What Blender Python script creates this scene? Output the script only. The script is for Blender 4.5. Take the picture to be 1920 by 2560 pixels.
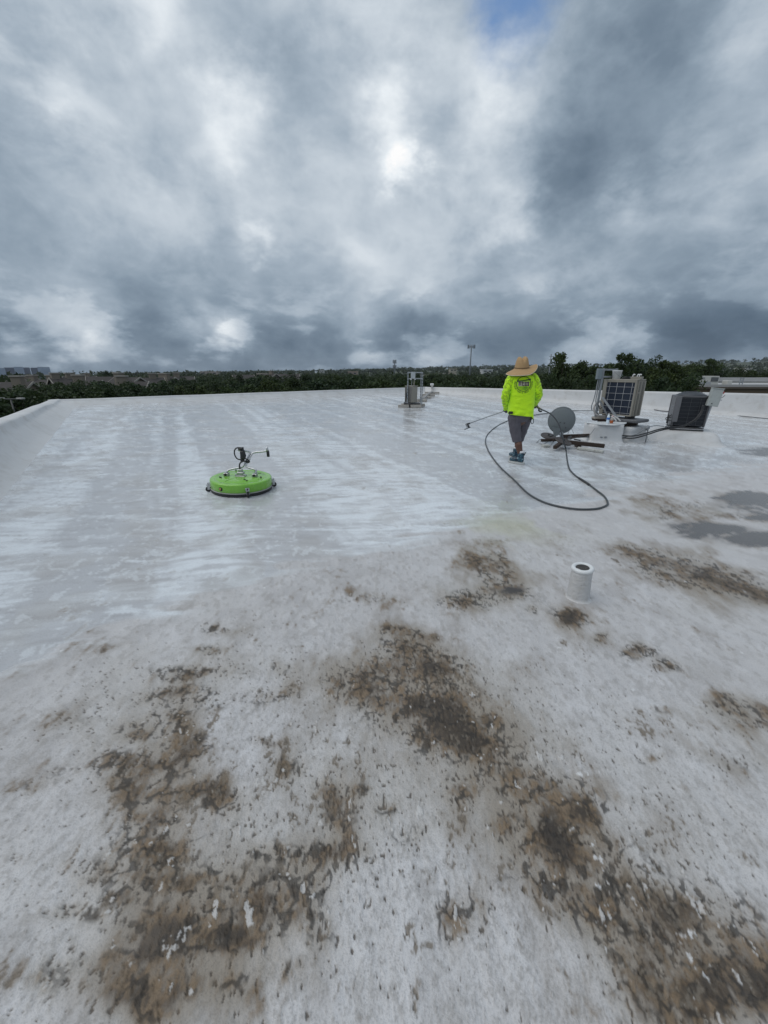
import bpy, bmesh, math, random
import numpy as np
from mathutils import Vector, Matrix, noise as mnoise
from mathutils.bvhtree import BVHTree

for o in list(bpy.data.objects):
    bpy.data.objects.remove(o)
scene = bpy.context.scene
COL = scene.collection
R = math.radians

# ------------------------------------------------------------------ camera
CZ = 9.0                                   # eye height above the street
FPX, HZ = 1020.0, 932.0                    # focal length and horizon of the 1920 x 2560 photograph
PITCH = math.atan((1280 - HZ) / FPX)
cam_d = bpy.data.cameras.new('camera')
cam_d.sensor_fit = 'HORIZONTAL'
cam_d.sensor_width = 36.0
cam_d.lens = 36.0 * FPX / 1920.0
cam_d.clip_start = 0.05
cam_d.clip_end = 20000
cam = bpy.data.objects.new('camera', cam_d)
cam.location = (0, 0, CZ)
cam.rotation_euler = (R(90) - PITCH, 0, 0)
COL.objects.link(cam)
scene.camera = cam

cy = scene.cycles
cy.max_bounces = 6; cy.diffuse_bounces = 3; cy.glossy_bounces = 3; cy.transmission_bounces = 4; cy.transparent_max_bounces = 6; cy.volume_bounces = 0
cy.use_denoising = True

# ------------------------------------------------------------------ node helper
class NT:
    """small wrapper for writing node trees as expressions"""
    def __init__(s, tree):
        s.t = tree; s.n = tree.nodes; s.l = tree.links; s.n.clear()
    def node(s, typ, **kw):
        n = s.n.new(typ)
        for k, v in kw.items(): setattr(n, k, v)
        return n
    def put(s, sock, v):
        if isinstance(v, bpy.types.NodeSocket): s.l.new(v, sock)
        elif v is not None:
            if hasattr(sock.default_value, '__len__') and not hasattr(v, '__len__'): v = (v,) * len(sock.default_value)
            if hasattr(v, '__len__') and len(sock.default_value) == 4 and len(v) == 3: v = (*v, 1)
            sock.default_value = v
    def m(s, op, a, b=None, c=None, clamp=False):
        n = s.node('ShaderNodeMath', operation=op, use_clamp=clamp)
        for i, v in enumerate((a, b, c)):
            if v is not None: s.put(n.inputs[i], v)
        return n.outputs[0]
    def add(s, a, b): return s.m('ADD', a, b)
    def sub(s, a, b): return s.m('SUBTRACT', a, b)
    def mul(s, a, b): return s.m('MULTIPLY', a, b)
    def vm(s, op, a, b=None, scale=None):
        n = s.node('ShaderNodeVectorMath', operation=op)
        s.put(n.inputs[0], a)
        if b is not None: s.put(n.inputs[1], b)
        if scale is not None: s.put(n.inputs['Scale'], scale)
        return n.outputs['Value'] if op in ('DOT_PRODUCT', 'LENGTH', 'DISTANCE') else n.outputs[0]
    def noise(s, vec, scale, detail=4, rough=.5, dist=0, lac=2.0):
        n = s.node('ShaderNodeTexNoise')
        s.put(n.inputs['Vector'], vec)
        n.inputs['Scale'].default_value = scale; n.inputs['Detail'].default_value = detail
        n.inputs['Roughness'].default_value = rough; n.inputs['Distortion'].default_value = dist
        n.inputs['Lacunarity'].default_value = lac
        return n.outputs['Fac']
    def noisec(s, vec, scale, detail=4, rough=.5):
        n = s.node('ShaderNodeTexNoise')
        s.put(n.inputs['Vector'], vec)
        n.inputs['Scale'].default_value = scale; n.inputs['Detail'].default_value = detail
        n.inputs['Roughness'].default_value = rough
        return n.outputs['Color']
    def step(s, x, lo, hi, a=0.0, b=1.0, kind='SMOOTHSTEP'):
        n = s.node('ShaderNodeMapRange', interpolation_type=kind)
        s.put(n.inputs[0], x)
        for i, v in enumerate((lo, hi, a, b)): s.put(n.inputs[i + 1], v)
        return n.outputs[0]
    def mix(s, f, a, b, blend='MIX'):
        n = s.node('ShaderNodeMix', data_type='RGBA', blend_type=blend)
        s.put(n.inputs[0], f); s.put(n.inputs[6], a); s.put(n.inputs[7], b)
        return n.outputs[2]
    def scalev(s, vec, v):
        return s.vm('MULTIPLY', vec, v)
    def bump(s, h, strength=.3, dist=.01, normal=None):
        n = s.node('ShaderNodeBump')
        n.inputs['Strength'].default_value = strength; n.inputs['Distance'].default_value = dist
        s.put(n.inputs['Height'], h)
        if normal is not None: s.put(n.inputs['Normal'], normal)
        return n.outputs[0]

# ------------------------------------------------------------------ sky
SUN_EL, SUN_AZ = R(58), R(-105)            # high, veiled, to the left and a little behind the view
world = bpy.data.worlds.new('World')
scene.world = world
world.use_nodes = True

def ray(px, py):
    """lateral and drop per metre forward for a point of the photograph"""
    v = (py - 1280) / FPX; u = (px - 960) / FPX
    F = math.cos(PITCH) - v * math.sin(PITCH); D = math.sin(PITCH) + v * math.cos(PITCH)
    return u / F, D / F
def skydir(px, py):
    l, d = ray(px * 1920 / 1659, py * 1920 / 1659)
    return Vector((l, 1, -d)).normalized()

def build_sky():
    t = NT(world.node_tree)
    out = t.node('ShaderNodeOutputWorld')
    bg = t.node('ShaderNodeBackground')
    bg.inputs['Strength'].default_value = 0.1
    sky = t.node('ShaderNodeTexSky', sky_type='NISHITA')
    sky.sun_disc = False
    sky.sun_elevation = SUN_EL; sky.sun_rotation = SUN_AZ
    tc = t.node('ShaderNodeTexCoord').outputs['Generated']
    d0 = t.vm('NORMALIZE', tc)
    sx = t.node('ShaderNodeSeparateXYZ'); t.put(sx.inputs[0], d0)
    up = t.m('MAXIMUM', sx.outputs['Z'], 0.0)
    # flat cloud deck seen in perspective, mixed with plain direction so that the far deck does not smear
    inv = t.m('DIVIDE', 1.0, t.add(up, .40))
    deck = t.vm('SCALE', d0, scale=inv)
    warp = t.vm('SUBTRACT', t.noisec(deck, 1.6, 3, .55), (.5, .5, .5))
    deckw = t.vm('ADD', deck, t.vm('SCALE', warp, scale=.45))
    big = t.noise(deckw, 1.15, 3, .52)
    dq = t.vm('ADD', t.vm('MULTIPLY', d0, (1, 1, 1.55)), t.vm('SCALE', warp, scale=.10))
    mid = t.noise(t.vm('ADD', dq, (7.3, 2.1, 4.4)), 3.6, 8, .58)
    bil = t.m('ABSOLUTE', t.sub(t.noise(t.vm('ADD', dq, (1.7, 9.2, 3.3)), 6.0, 7, .58), .5))
    fine = t.sub(.62, t.mul(bil, 2.4))
    # lobes: brighter breaks and darker masses of this particular sky
    dw = t.vm('ADD', d0, t.vm('SCALE', t.vm('SUBTRACT', t.noisec(t.vm('MULTIPLY', d0, (1, 1, 1.5)), 3.4, 6, .62), (.5, .5, .5)), scale=.26))
    dw = t.vm('NORMALIZE', dw)
    acc = None
    for px, py, r, w in LOBES:
        v = skydir(px, py)
        k = 1.0 / (r / 900.0) ** 2 * 2
        e = t.m('POWER', 2.718, t.mul(t.sub(t.vm('DOT_PRODUCT', dw, tuple(v)), 1.0), k))
        acc = t.mul(e, w) if acc is None else t.m('MULTIPLY_ADD', e, w, acc)
    dens = t.add(t.mul(t.sub(big, .5), .12), t.add(t.add(t.mul(t.sub(mid, .5), .42), t.mul(t.sub(fine, .5), .30)), t.step(mid, .43, .60, -.055, .055)))
    val = t.add(t.add(t.mul(dens, .68), t.mul(acc, 1.0)), .575)
    # rows of cumulus over a dark base close to the horizon
    hz = t.vm('MULTIPLY', d0, (1, 1, 2.2))
    puff = t.noise(hz, 5.2, 6, .55)
    low = t.step(sx.outputs['Z'], .26, .03)
    val = t.add(val, t.mul(low, t.add(t.mul(t.sub(puff, .52), .55), t.step(puff, .49, .58, -.07, .09))))
    band = t.mul(t.step(sx.outputs['Z'], -.03, .004), t.step(sx.outputs['Z'], .13, .05))
    val = t.sub(val, t.mul(band, t.add(.20, t.mul(t.sub(.5, mid), .45))))
    cr = t.node('ShaderNodeValToRGB')
    e = cr.color_ramp; e.interpolation = 'LINEAR'
    stops = [(0.0, (.074, .112, .160)), (.15, (.114, .163, .222)), (.30, (.175, .234, .302)), (.42, (.255, .325, .402)), (.55, (.376, .450, .530)), (.72, (.60, .665, .73)), (.88, (.84, .89, .93)), (1.0, (1.0, 1.0, 1.0))]
    e.elements[0].position, e.elements[0].color = stops[0][0], (*stops[0][1], 1)
    e.elements[1].position, e.elements[1].color = stops[-1][0], (*stops[-1][1], 1)
    for p, c in stops[1:-1]:
        q = e.elements.new(p); q.color = (*c, 1)
    t.put(cr.inputs[0], val)
    cloud = t.vm('SCALE', cr.outputs['Color'], scale=SKY_GAIN * 10)
    # a hole of clear sky
    v = skydir(1085, 15)
    hole = t.m('POWER', 2.718, t.mul(t.sub(t.vm('DOT_PRODUCT', dw, tuple(v)), 1.0), 300))
    hole = t.mul(t.step(hole, .15, .95, 0, .85), t.step(mid, .60, .38, .35, 1.0))
    col = t.mix(hole, cloud, t.vm('MULTIPLY', sky.outputs[0], (HOLE_GAIN * .72, HOLE_GAIN * .98, HOLE_GAIN * 1.2)))
    # below the horizon: dim ground tone
    gnd = t.step(sx.outputs['Z'], -.02, 0.0)
    col = t.mix(gnd, (.6, .7, .75), col)
    t.put(bg.inputs['Color'], col)
    t.l.new(bg.outputs[0], out.inputs['Surface'])

SKY_GAIN = 1.0
HOLE_GAIN = 1.35
LOBES = [(885,345,32,.36),(1000,205,75,.18),(1050,290,50,.08),(830,235,40,.22),(540,225,60,.2),(470,290,80,.14),(300,240,90,.14),(110,160,48,.22),(330,20,45,.14),(530,530,24,.20),(1350,460,44,.18),
         (1090,440,42,.18),(1580,370,80,.12),(1650,40,55,.2),(780,590,60,.1),(200,620,45,.1),(185,742,28,.24),(500,715,34,.18),(430,735,22,.12),(760,703,44,.2),(740,160,110,.10),(790,770,25,.12),
         (1430,200,170,-.18),(1560,140,140,-.1),(1250,320,85,-.15),(1200,390,55,-.07),(610,100,80,-.15),(480,90,90,-.06),(30,250,110,-.10),(350,590,60,-.06),(955,270,36,-.1),(900,712,34,-.16),(660,745,60,-.08),(300,720,80,-.06),
         (1640,600,80,-.1),(1450,700,110,-.10),(1620,690,90,-.10)]
build_sky()
world.cycles.sampling_method = 'MANUAL'
world.cycles.sample_map_resolution = 256

sun_d = bpy.data.lights.new('sun', 'SUN')
sun_d.energy = 1.3
sun_d.angle = R(60)
sun_d.color = (1.0, .955, .895)
sun = bpy.data.objects.new('sun', sun_d)
sun.rotation_euler = Vector((math.sin(SUN_AZ) * math.cos(SUN_EL), math.cos(SUN_AZ) * math.cos(SUN_EL), math.sin(SUN_EL))).to_track_quat('Z', 'Y').to_euler()
COL.objects.link(sun)
vs = scene.view_settings
vs.view_transform = 'Standard'; vs.look = 'None'; vs.exposure = 0.0; vs.gamma = 1.0; vs.use_curve_mapping = False

# ------------------------------------------------------------------ helpers: the roof plane and points of the place
RA, RB, EYE = -.0333, .0243, 1.65          # the roof falls to the right and rises away, 1.65 m below the eye
def roofz(x, y): return CZ - EYE + RA * x + RB * y
def G(px, py):
    l, d = ray(px, py); y = EYE / (d + RA * l + RB)
    return Vector((l * y, y, CZ - d * y))
def PP(px, py, Y):
    l, d = ray(px, py)
    return Vector((l * Y, Y, CZ - d * Y))

def tag(o, label=None, cat=None, group=None, kind=None):
    if label: o['label'] = label
    if cat: o['category'] = cat
    if group: o['group'] = group
    if kind: o['kind'] = kind
    return o
def empty(name, loc=(0, 0, 0), rz=0.0, label=None, cat=None, group=None):
    o = bpy.data.objects.new(name, None)
    o.location = loc; o.rotation_euler = (0, 0, rz); o.empty_display_size = .2
    COL.objects.link(o)
    return tag(o, label, cat, group)
def link(name, me, mat, parent=None):
    o = bpy.data.objects.new(name, me)
    COL.objects.link(o)
    if mat is not None and not me.materials: me.materials.append(mat)
    if parent is not None: o.parent = parent
    return o

class MB:
    """collects simple solids and builds them as one mesh object"""
    def __init__(s): s.v = []; s.f = []; s.smooth = []
    def raw(s, vs, fs, smooth=False):
        b = len(s.v); s.v += [tuple(p) for p in vs]
        s.f += [tuple(i + b for i in f) for f in fs]; s.smooth += [smooth] * len(fs)
        return s
    def box(s, c, size, rot=None, bev=0.0):
        hx, hy, hz = (q / 2 for q in size); c = Vector(c)
        M = rot if rot is not None else Matrix.Identity(3)
        bev = min(bev, hx * .9, hy * .9, hz * .9)
        if bev <= 0:
            p = [(-hx,-hy,-hz),(hx,-hy,-hz),(hx,hy,-hz),(-hx,hy,-hz),(-hx,-hy,hz),(hx,-hy,hz),(hx,hy,hz),(-hx,hy,hz)]
            f = [(0,3,2,1),(4,5,6,7),(0,1,5,4),(1,2,6,5),(2,3,7,6),(3,0,4,7)]
            return s.raw([c + M @ Vector(q) for q in p], f)
        ps = []; idx = {}
        for sx in (-1, 1):
            for sy in (-1, 1):
                for sz in (-1, 1):
                    for ax in range(3):
                        q = [sx * (hx - bev), sy * (hy - bev), sz * (hz - bev)]
                        q[ax] = (sx * hx, sy * hy, sz * hz)[ax]
                        idx[(sx, sy, sz, ax)] = len(ps); ps.append(Vector(q))
        f = []
        for ax in range(3):
            o1, o2 = [k for k in range(3) if k != ax]
            for sg in (-1, 1):
                q = []
                for a_, b_ in ((-1,-1),(1,-1),(1,1),(-1,1)):
                    sgn = [0,0,0]; sgn[ax] = sg; sgn[o1] = a_; sgn[o2] = b_
                    q.append(idx[(*sgn, ax)])
                f.append(q)
        for ax in range(3):                 # edges along ax
            o1, o2 = [k for k in range(3) if k != ax]
            for a_ in (-1, 1):
                for b_ in (-1, 1):
                    q = []
                    for sg, which in ((-1,o1),(1,o1),(1,o2),(-1,o2)):
                        sgn = [0,0,0]; sgn[ax] = sg; sgn[o1] = a_; sgn[o2] = b_
                        q.append(idx[(*sgn, which)])
                    f.append(q)
        for sx in (-1, 1):
            for sy in (-1, 1):
                for sz in (-1, 1):
                    f.append([idx[(sx,sy,sz,k)] for k in range(3)])
        out = []
        for q in f:                          # orient outwards
            n = (ps[q[1]] - ps[q[0]]).cross(ps[q[2]] - ps[q[0]])
            ce = sum((ps[i] for i in q), Vector()) / len(q)
            out.append(tuple(q) if n.dot(ce) > 0 else tuple(reversed(q)))
        return s.raw([c + M @ p for p in ps], out)
    def tube(s, pts, r, n=8, caps=True, closed=False):
        pts = [Vector(p) for p in pts]; m = len(pts)
        rr = r if hasattr(r, '__len__') else [r] * m
        vs = []; prev = None
        for i, p in enumerate(pts):
            a = pts[(i - 1) % m] if (i > 0 or closed) else p
            b = pts[(i + 1) % m] if (i < m - 1 or closed) else p
            t = (b - a)
            t = t.normalized() if t.length > 1e-9 else Vector((0, 0, 1))
            if prev is None:
                x = t.orthogonal().normalized()
            else:
                x = prev - t * prev.dot(t)
                x = x.normalized() if x.length > 1e-6 else t.orthogonal().normalized()
            prev = x; y = t.cross(x)
            for k in range(n):
                an = 2 * math.pi * k / n
                vs.append(p + (x * math.cos(an) + y * math.sin(an)) * rr[i])
        fs = []
        for i in range(m if closed else m - 1):
            j = (i + 1) % m
            for k in range(n):
                k2 = (k + 1) % n
                fs.append((i*n+k, i*n+k2, j*n+k2, j*n+k))
        s.raw(vs, fs, True)
        if caps and not closed:
            b = len(s.v) - len(vs)
            s.f.append(tuple(b + k for k in reversed(range(n)))); s.smooth.append(False)
            s.f.append(tuple(b + (m-1)*n + k for k in range(n))); s.smooth.append(False)
        return s
    def lathe(s, prof, n=24, c=(0, 0, 0), rot=None, smooth=True, fn=None):
        c = Vector(c); M = rot if rot is not None else Matrix.Identity(3); vs = []
        for r, z in prof:
            for k in range(n):
                an = 2 * math.pi * k / n
                q = Vector((r * math.cos(an), r * math.sin(an), z))
                if fn: q = fn(q, an)
                vs.append(c + M @ q)
        fs = []
        for i in range(len(prof) - 1):
            for k in range(n):
                k2 = (k + 1) % n
                fs.append((i*n+k, i*n+k2, (i+1)*n+k2, (i+1)*n+k))
        s.raw(vs, fs, smooth); b = len(s.v) - len(vs)
        s.f.append(tuple(b + k for k in reversed(range(n)))); s.smooth.append(False)
        s.f.append(tuple(b + (len(prof)-1)*n + k for k in range(n))); s.smooth.append(False)
        return s
    def ell(s, c, rad, rot=None, nu=16, nv=10):
        c = Vector(c); M = rot if rot is not None else Matrix.Identity(3); vs = []; fs = []
        for i in range(nv + 1):
            th = math.pi * i / nv
            for k in range(nu):
                an = 2 * math.pi * k / nu
                vs.append(c + M @ Vector((rad[0]*math.sin(th)*math.cos(an), rad[1]*math.sin(th)*math.sin(an), -rad[2]*math.cos(th))))
        for i in range(nv):
            for k in range(nu):
                k2 = (k + 1) % nu
                fs.append((i*nu+k, i*nu+k2, (i+1)*nu+k2, (i+1)*nu+k))
        return s.raw(vs, fs, True)
    def prism(s, poly, z0, z1, xf=None):
        n = len(poly); xf = xf or (lambda p: p)
        vs = [xf(Vector((x, y, z0))) for x, y in poly] + [xf(Vector((x, y, z1))) for x, y in poly]
        fs = [tuple(reversed(range(n))), tuple(range(n, 2*n))] + [(i, (i+1)%n, n+(i+1)%n, n+i) for i in range(n)]
        return s.raw(vs, fs)
    def mesh(s, name):
        me = bpy.data.meshes.new(name)
        me.from_pydata(s.v, [], s.f)
        me.polygons.foreach_set('use_smooth', s.smooth)
        me.update()
        return me
    def build(s, name, mat, parent=None):
        return link(name, s.mesh(name), mat, parent)

def spline(pts, n=8):
    pts = [Vector(p) for p in pts]; out = []
    P = [2*pts[0]-pts[1]] + pts + [2*pts[-1]-pts[-2]]
    for i in range(1, len(P) - 2):
        p0, p1, p2, p3 = P[i-1:i+3]
        for k in range(n):
            t = k / n
            out.append(.5*((2*p1)+(p2-p0)*t+(2*p0-5*p1+4*p2-p3)*t*t+(3*p1-p0-3*p2+p3)*t**3))
    out.append(pts[-1])
    return out

MATS = {}
def mat(name, color, rough=.5, metal=0.0, var=.15, vscale=6.0, bump=.0, bscale=60.0, dirt=0.0, dirtcol=(.10, .085, .07), spec=.5, coat=0.0, bdist=.004):
    """Principled material with patchy tone, optional grime and fine relief"""
    if name in MATS: return MATS[name]
    m = bpy.data.materials.new(name); m.use_nodes = True
    t = NT(m.node_tree)
    out = t.node('ShaderNodeOutputMaterial'); b = t.node('ShaderNodeBsdfPrincipled')
    co = t.node('ShaderNodeTexCoord').outputs['Object']
    n1 = t.noise(co, vscale, 5, .55)
    c = t.mix(n1, tuple(q * (1 - var) for q in color), tuple(min(1, q * (1 + var)) for q in color))
    if dirt > 0:
        n2 = t.noise(t.vm('ADD', co, (3.1, 1.7, 8.2)), vscale * 2.3, 6, .65)
        c = t.mix(t.mul(t.step(n2, .45, .72), dirt), c, dirtcol)
    t.put(b.inputs['Base Color'], c)
    t.put(b.inputs['Roughness'], t.step(n1, .2, .8, max(.02, rough - .08), min(1, rough + .1), 'LINEAR'))
    b.inputs['Metallic'].default_value = metal
    b.inputs['Specular IOR Level'].default_value = spec
    b.inputs['Coat Weight'].default_value = coat
    if bump > 0:
        t.put(b.inputs['Normal'], t.bump(t.noise(co, bscale, 4, .6), bump, bdist))
    t.l.new(b.outputs[0], out.inputs['Surface'])
    MATS[name] = m
    return m

# ------------------------------------------------------------------ the roof
# footprint of the parapet's inner faces, seen from above (camera at 0, 0)
PC = .805                                   # the parapet top lies this far below the eye
def par(px, py):
    l, d = ray(px, py); return Vector((l / d * PC, PC / d))
C_LEFT = par(151, 999); C_MID = par(1062, 967.5)
d_left = (par(5, 1060) - C_LEFT).normalized(); d_right = (par(1920, 984.2) - C_MID).normalized()
C_NEARL = C_LEFT + d_left * 26.0
C_RIGHT = C_MID + d_right * 34.0
C_NEARR = C_RIGHT + d_left * 24.0

BROWN = [(0.601,1.244,0.082,0.002,0.024,0.072,0.62),(-0.938,1.206,0.077,0.002,-0.026,0.049,0.7),(-1.051,1.193,0.066,0.002,-0.025,0.041,0.6),(-1.038,1.519,0.095,0.003,-0.026,0.053,0.65),(-1.064,1.692,0.131,0.005,-0.02,0.043,0.65),(-0.71,0.908,0.099,0.002,-0.015,0.031,0.65),(-0.326,0.895,0.086,0.002,-0.008,0.036,0.72),(0.014,1.762,0.109,0.004,0.0,0.079,0.75),(0.107,2.265,0.163,0.007,0.002,0.058,0.75),(0.439,1.432,0.116,0.003,0.013,0.058,0.8),(0.801,1.023,0.093,0.002,0.026,0.052,0.5),(0.779,0.915,0.084,0.002,0.02,0.038,0.62),(0.66,0.881,0.063,0.001,0.021,0.046,0.65),(-0.926,0.917,0.092,0.002,-0.018,0.029,0.6),(-0.771,1.21,0.056,0.001,-0.018,0.042,0.6),(-0.962,1.328,0.067,0.002,-0.026,0.052,0.6),(-0.249,1.242,0.042,0.001,-0.005,0.04,0.6),(0.932,3.39,0.215,0.014,0.049,0.21,0.75),(0.958,2.808,0.154,0.009,0.024,0.083,1.05),(0.948,3.049,0.177,0.011,0.046,0.175,0.75),(0.619,2.647,0.156,0.008,0.019,0.1,0.7),(-0.17,2.668,0.206,0.011,-0.006,0.114,0.55),(0.189,1.953,0.237,0.009,0.008,0.1,1.05),(0.115,2.105,0.143,0.006,0.004,0.087,0.7),(-0.149,1.789,0.113,0.004,-0.006,0.094,0.68),(0.225,1.638,0.232,0.008,0.011,0.107,1.1),(0.307,1.477,0.165,0.005,0.013,0.086,1.0),(0.547,1.564,0.081,0.003,0.011,0.044,0.8),(0.553,1.347,0.128,0.003,0.022,0.076,0.55),(0.327,1.227,0.054,0.001,0.009,0.047,0.72),(0.774,1.172,0.117,0.003,0.028,0.063,0.9),(0.598,1.073,0.085,0.002,0.026,0.072,1.0),(0.584,0.946,0.102,0.002,0.028,0.073,0.85),(0.447,1.103,0.029,0.001,0.008,0.031,0.8),(0.743,1.257,0.079,0.002,0.012,0.028,0.7),(-0.182,1.15,0.051,0.001,-0.005,0.05,0.8),(-0.121,1.066,0.038,0.001,-0.003,0.036,0.65),(-0.179,1.0,0.13,0.003,-0.004,0.036,1.05),(-0.222,0.93,0.044,0.001,-0.005,0.033,0.7),(-0.681,1.171,0.055,0.001,-0.019,0.047,0.95),(-0.948,1.094,0.09,0.002,-0.023,0.04,0.9),(-1.148,1.306,0.12,0.003,-0.036,0.059,0.8),(-0.892,1.394,0.069,0.002,-0.036,0.079,0.7),(-0.862,1.001,0.108,0.002,-0.021,0.039,0.9),(-1.167,1.476,0.063,0.002,-0.02,0.035,0.8),(-1.083,1.841,0.155,0.006,-0.022,0.049,0.75),(-1.116,2.243,0.099,0.005,-0.019,0.048,0.75),(-1.074,2.034,0.07,0.003,-0.017,0.041,0.6),(-0.4,0.832,0.1,0.002,-0.016,0.054,1.0),(-0.48,0.747,0.091,0.001,-0.014,0.038,0.95),(-0.661,0.734,0.071,0.001,-0.031,0.061,0.95),(-0.621,0.63,0.088,0.001,-0.016,0.031,0.85),(-0.414,0.616,0.07,0.001,-0.012,0.034,0.7),(-0.849,0.842,0.073,0.001,-0.014,0.024,0.55),(-0.959,0.788,0.065,0.001,-0.014,0.02,0.6),(-0.202,0.795,0.061,0.001,-0.006,0.038,0.65),(0.248,0.839,0.039,0.001,0.007,0.041,0.8),(0.326,0.85,0.027,0.0,0.007,0.032,0.6),(-0.134,1.245,0.038,0.001,-0.002,0.024,0.6),(-0.42,1.321,0.052,0.001,-0.008,0.034,0.6),(-0.548,1.42,0.042,0.001,-0.006,0.021,0.65),(-0.555,1.71,0.096,0.003,-0.009,0.038,0.55),(-0.596,1.878,0.051,0.002,-0.008,0.033,0.5),(0.93,0.65,0.173,0.002,0.032,0.042,1.0),(1.082,0.739,0.1,0.001,0.061,0.073,0.7),(1.048,0.634,0.079,0.001,0.046,0.053,0.85),(0.889,0.79,0.104,0.002,0.037,0.056,0.42),(1.029,0.862,0.125,0.002,0.027,0.037,0.4),(0.671,0.684,0.095,0.001,0.041,0.077,0.45),(0.858,0.835,0.168,0.003,0.044,0.072,0.45),(0.876,0.687,0.082,0.001,0.027,0.038,0.7),(2.486,3.644,0.213,0.015,0.064,0.108,0.8),(2.649,3.411,0.225,0.015,0.077,0.116,0.9),(2.795,3.201,0.214,0.013,0.09,0.122,0.9),(2.895,2.974,0.201,0.011,0.1,0.123,0.85),(3.007,2.839,0.155,0.008,0.1,0.114,0.95),(2.357,3.742,0.121,0.009,0.043,0.079,0.6),(2.637,3.208,0.299,0.018,0.122,0.174,0.5),(1.329,2.494,0.101,0.005,0.037,0.086,1.25),(1.085,2.551,0.044,0.002,0.016,0.047,0.8),(1.588,2.124,0.089,0.004,0.026,0.044,0.8),(1.649,1.983,0.068,0.003,0.031,0.048,0.75),(1.433,2.276,0.056,0.003,0.02,0.039,0.65),(1.865,1.714,0.107,0.004,0.047,0.057,0.75),(1.9,1.611,0.122,0.004,0.056,0.064,0.6),(1.853,1.794,0.042,0.001,0.021,0.027,0.6),(1.217,1.388,0.086,0.002,0.01,0.016,0.55),(1.476,1.686,0.075,0.002,0.02,0.031,0.42),(1.629,1.399,0.131,0.004,0.047,0.057,0.38),(3.494,4.767,0.337,0.03,0.16,0.244,0.6),(4.136,5.177,0.401,0.039,0.145,0.202,0.5),(4.357,4.763,0.374,0.033,0.142,0.174,0.5),(3.6,5.317,0.271,0.027,0.103,0.169,0.4),(-1.43,1.194,0.061,0.002,-0.03,0.037,0.6),(-1.418,1.273,0.076,0.002,-0.031,0.041,0.35),(-1.726,2.027,0.159,0.007,-0.027,0.04,0.3),(-1.094,0.914,0.092,0.002,-0.019,0.026,0.35),(-0.91,1.636,0.183,0.006,-0.024,0.059,0.38),(-1.488,1.505,0.127,0.004,-0.037,0.052,0.25),(1.065,3.757,0.236,0.018,0.022,0.091,0.4),(-0.3,0.661,0.065,0.001,-0.004,0.018,0.5),(0.02,1.191,0.047,0.001,0.0,0.022,0.5),(0.124,1.088,0.053,0.001,0.002,0.023,0.4),(-0.448,0.997,0.082,0.002,-0.007,0.024,0.42),(-0.635,0.896,0.092,0.002,-0.011,0.026,0.5),(-0.589,0.823,0.058,0.001,-0.01,0.023,0.5),(-0.798,0.692,0.079,0.001,-0.018,0.029,0.42),(-0.928,0.671,0.051,0.001,-0.018,0.024,0.42),(0.471,1.031,0.034,0.001,0.009,0.031,0.5)]
PUDDLE = [(5.095,5.426,0.426,0.042,0.319,0.375,1.0),(3.739,4.296,0.393,0.032,0.156,0.203,0.95),(4.036,4.062,0.258,0.02,0.149,0.171,0.85),(8.695,9.345,0.627,0.101,0.37,0.422,0.9),(1.013,2.811,0.103,0.006,0.017,0.056,0.5),(3.511,4.46,0.231,0.019,0.086,0.124,0.5),(4.734,4.796,0.253,0.022,0.124,0.141,0.6)]
CRUST = [(0.201,2.109,0.2,0.008,0.01,0.131,0.8),(0.407,1.809,0.153,0.006,0.018,0.103,0.8),(0.623,1.372,0.189,0.005,0.037,0.115,1.0),(0.667,2.713,0.284,0.015,0.033,0.164,0.8),(2.636,3.457,0.546,0.036,0.156,0.238,0.8),(2.867,3.085,0.54,0.032,0.167,0.213,1.0),(0.814,0.95,0.264,0.005,0.068,0.127,1.0),(0.943,0.849,0.186,0.003,0.057,0.086,1.0),(-0.1,1.33,0.403,0.011,-0.014,0.267,0.6),(-0.301,0.929,0.316,0.006,-0.033,0.164,0.5),(-0.856,0.96,0.349,0.007,-0.129,0.23,0.6),(-0.988,1.42,0.371,0.011,-0.132,0.266,0.55),(-0.521,1.776,0.394,0.014,-0.045,0.201,0.5),(1.563,2.08,0.41,0.017,0.127,0.215,0.6),(1.131,1.944,0.33,0.013,0.105,0.232,0.35),(1.217,2.678,0.213,0.011,0.048,0.128,0.7),(0.993,0.698,0.166,0.002,0.069,0.089,0.9),(0.19,0.911,0.317,0.006,0.021,0.161,0.6),(-1.015,2.338,0.362,0.017,-0.054,0.153,0.5),(1.272,1.511,0.32,0.01,0.097,0.159,0.45),(-1.578,1.805,0.34,0.013,-0.113,0.17,0.4)]
CLEAN_EDGE = [(-2.06, 1.79), (-1.81, 2.15), (-1.31, 2.61), (-0.72, 3.22), (0.0, 3.55), (0.48, 3.92), (1.51, 4.67), (3.06, 5.51), (4.81, 6.66), (7.91, 8.3)]

def vnoise(x, y, seed=0):
    """smooth value noise for arrays"""
    rng = np.random.RandomState(seed); tab = rng.rand(256, 256)
    xi = np.floor(x).astype(int); yi = np.floor(y).astype(int)
    fx = x - xi; fy = y - yi; fx = fx*fx*(3-2*fx); fy = fy*fy*(3-2*fy)
    a = tab[xi & 255, yi & 255]; b = tab[(xi+1) & 255, yi & 255]; c = tab[xi & 255, (yi+1) & 255]; d = tab[(xi+1) & 255, (yi+1) & 255]
    return (a*(1-fx)+b*fx)*(1-fy)+(c*(1-fx)+d*fx)*fy
def fbm(x, y, seed=0, o=4):
    s = 0; w = .5
    for k in range(o): s = s + w * vnoise(x, y, seed + k); x = x * 2.03 + 11.7; y = y * 2.03 + 5.3; w *= .5
    return s / (1 - .5**o)

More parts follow.
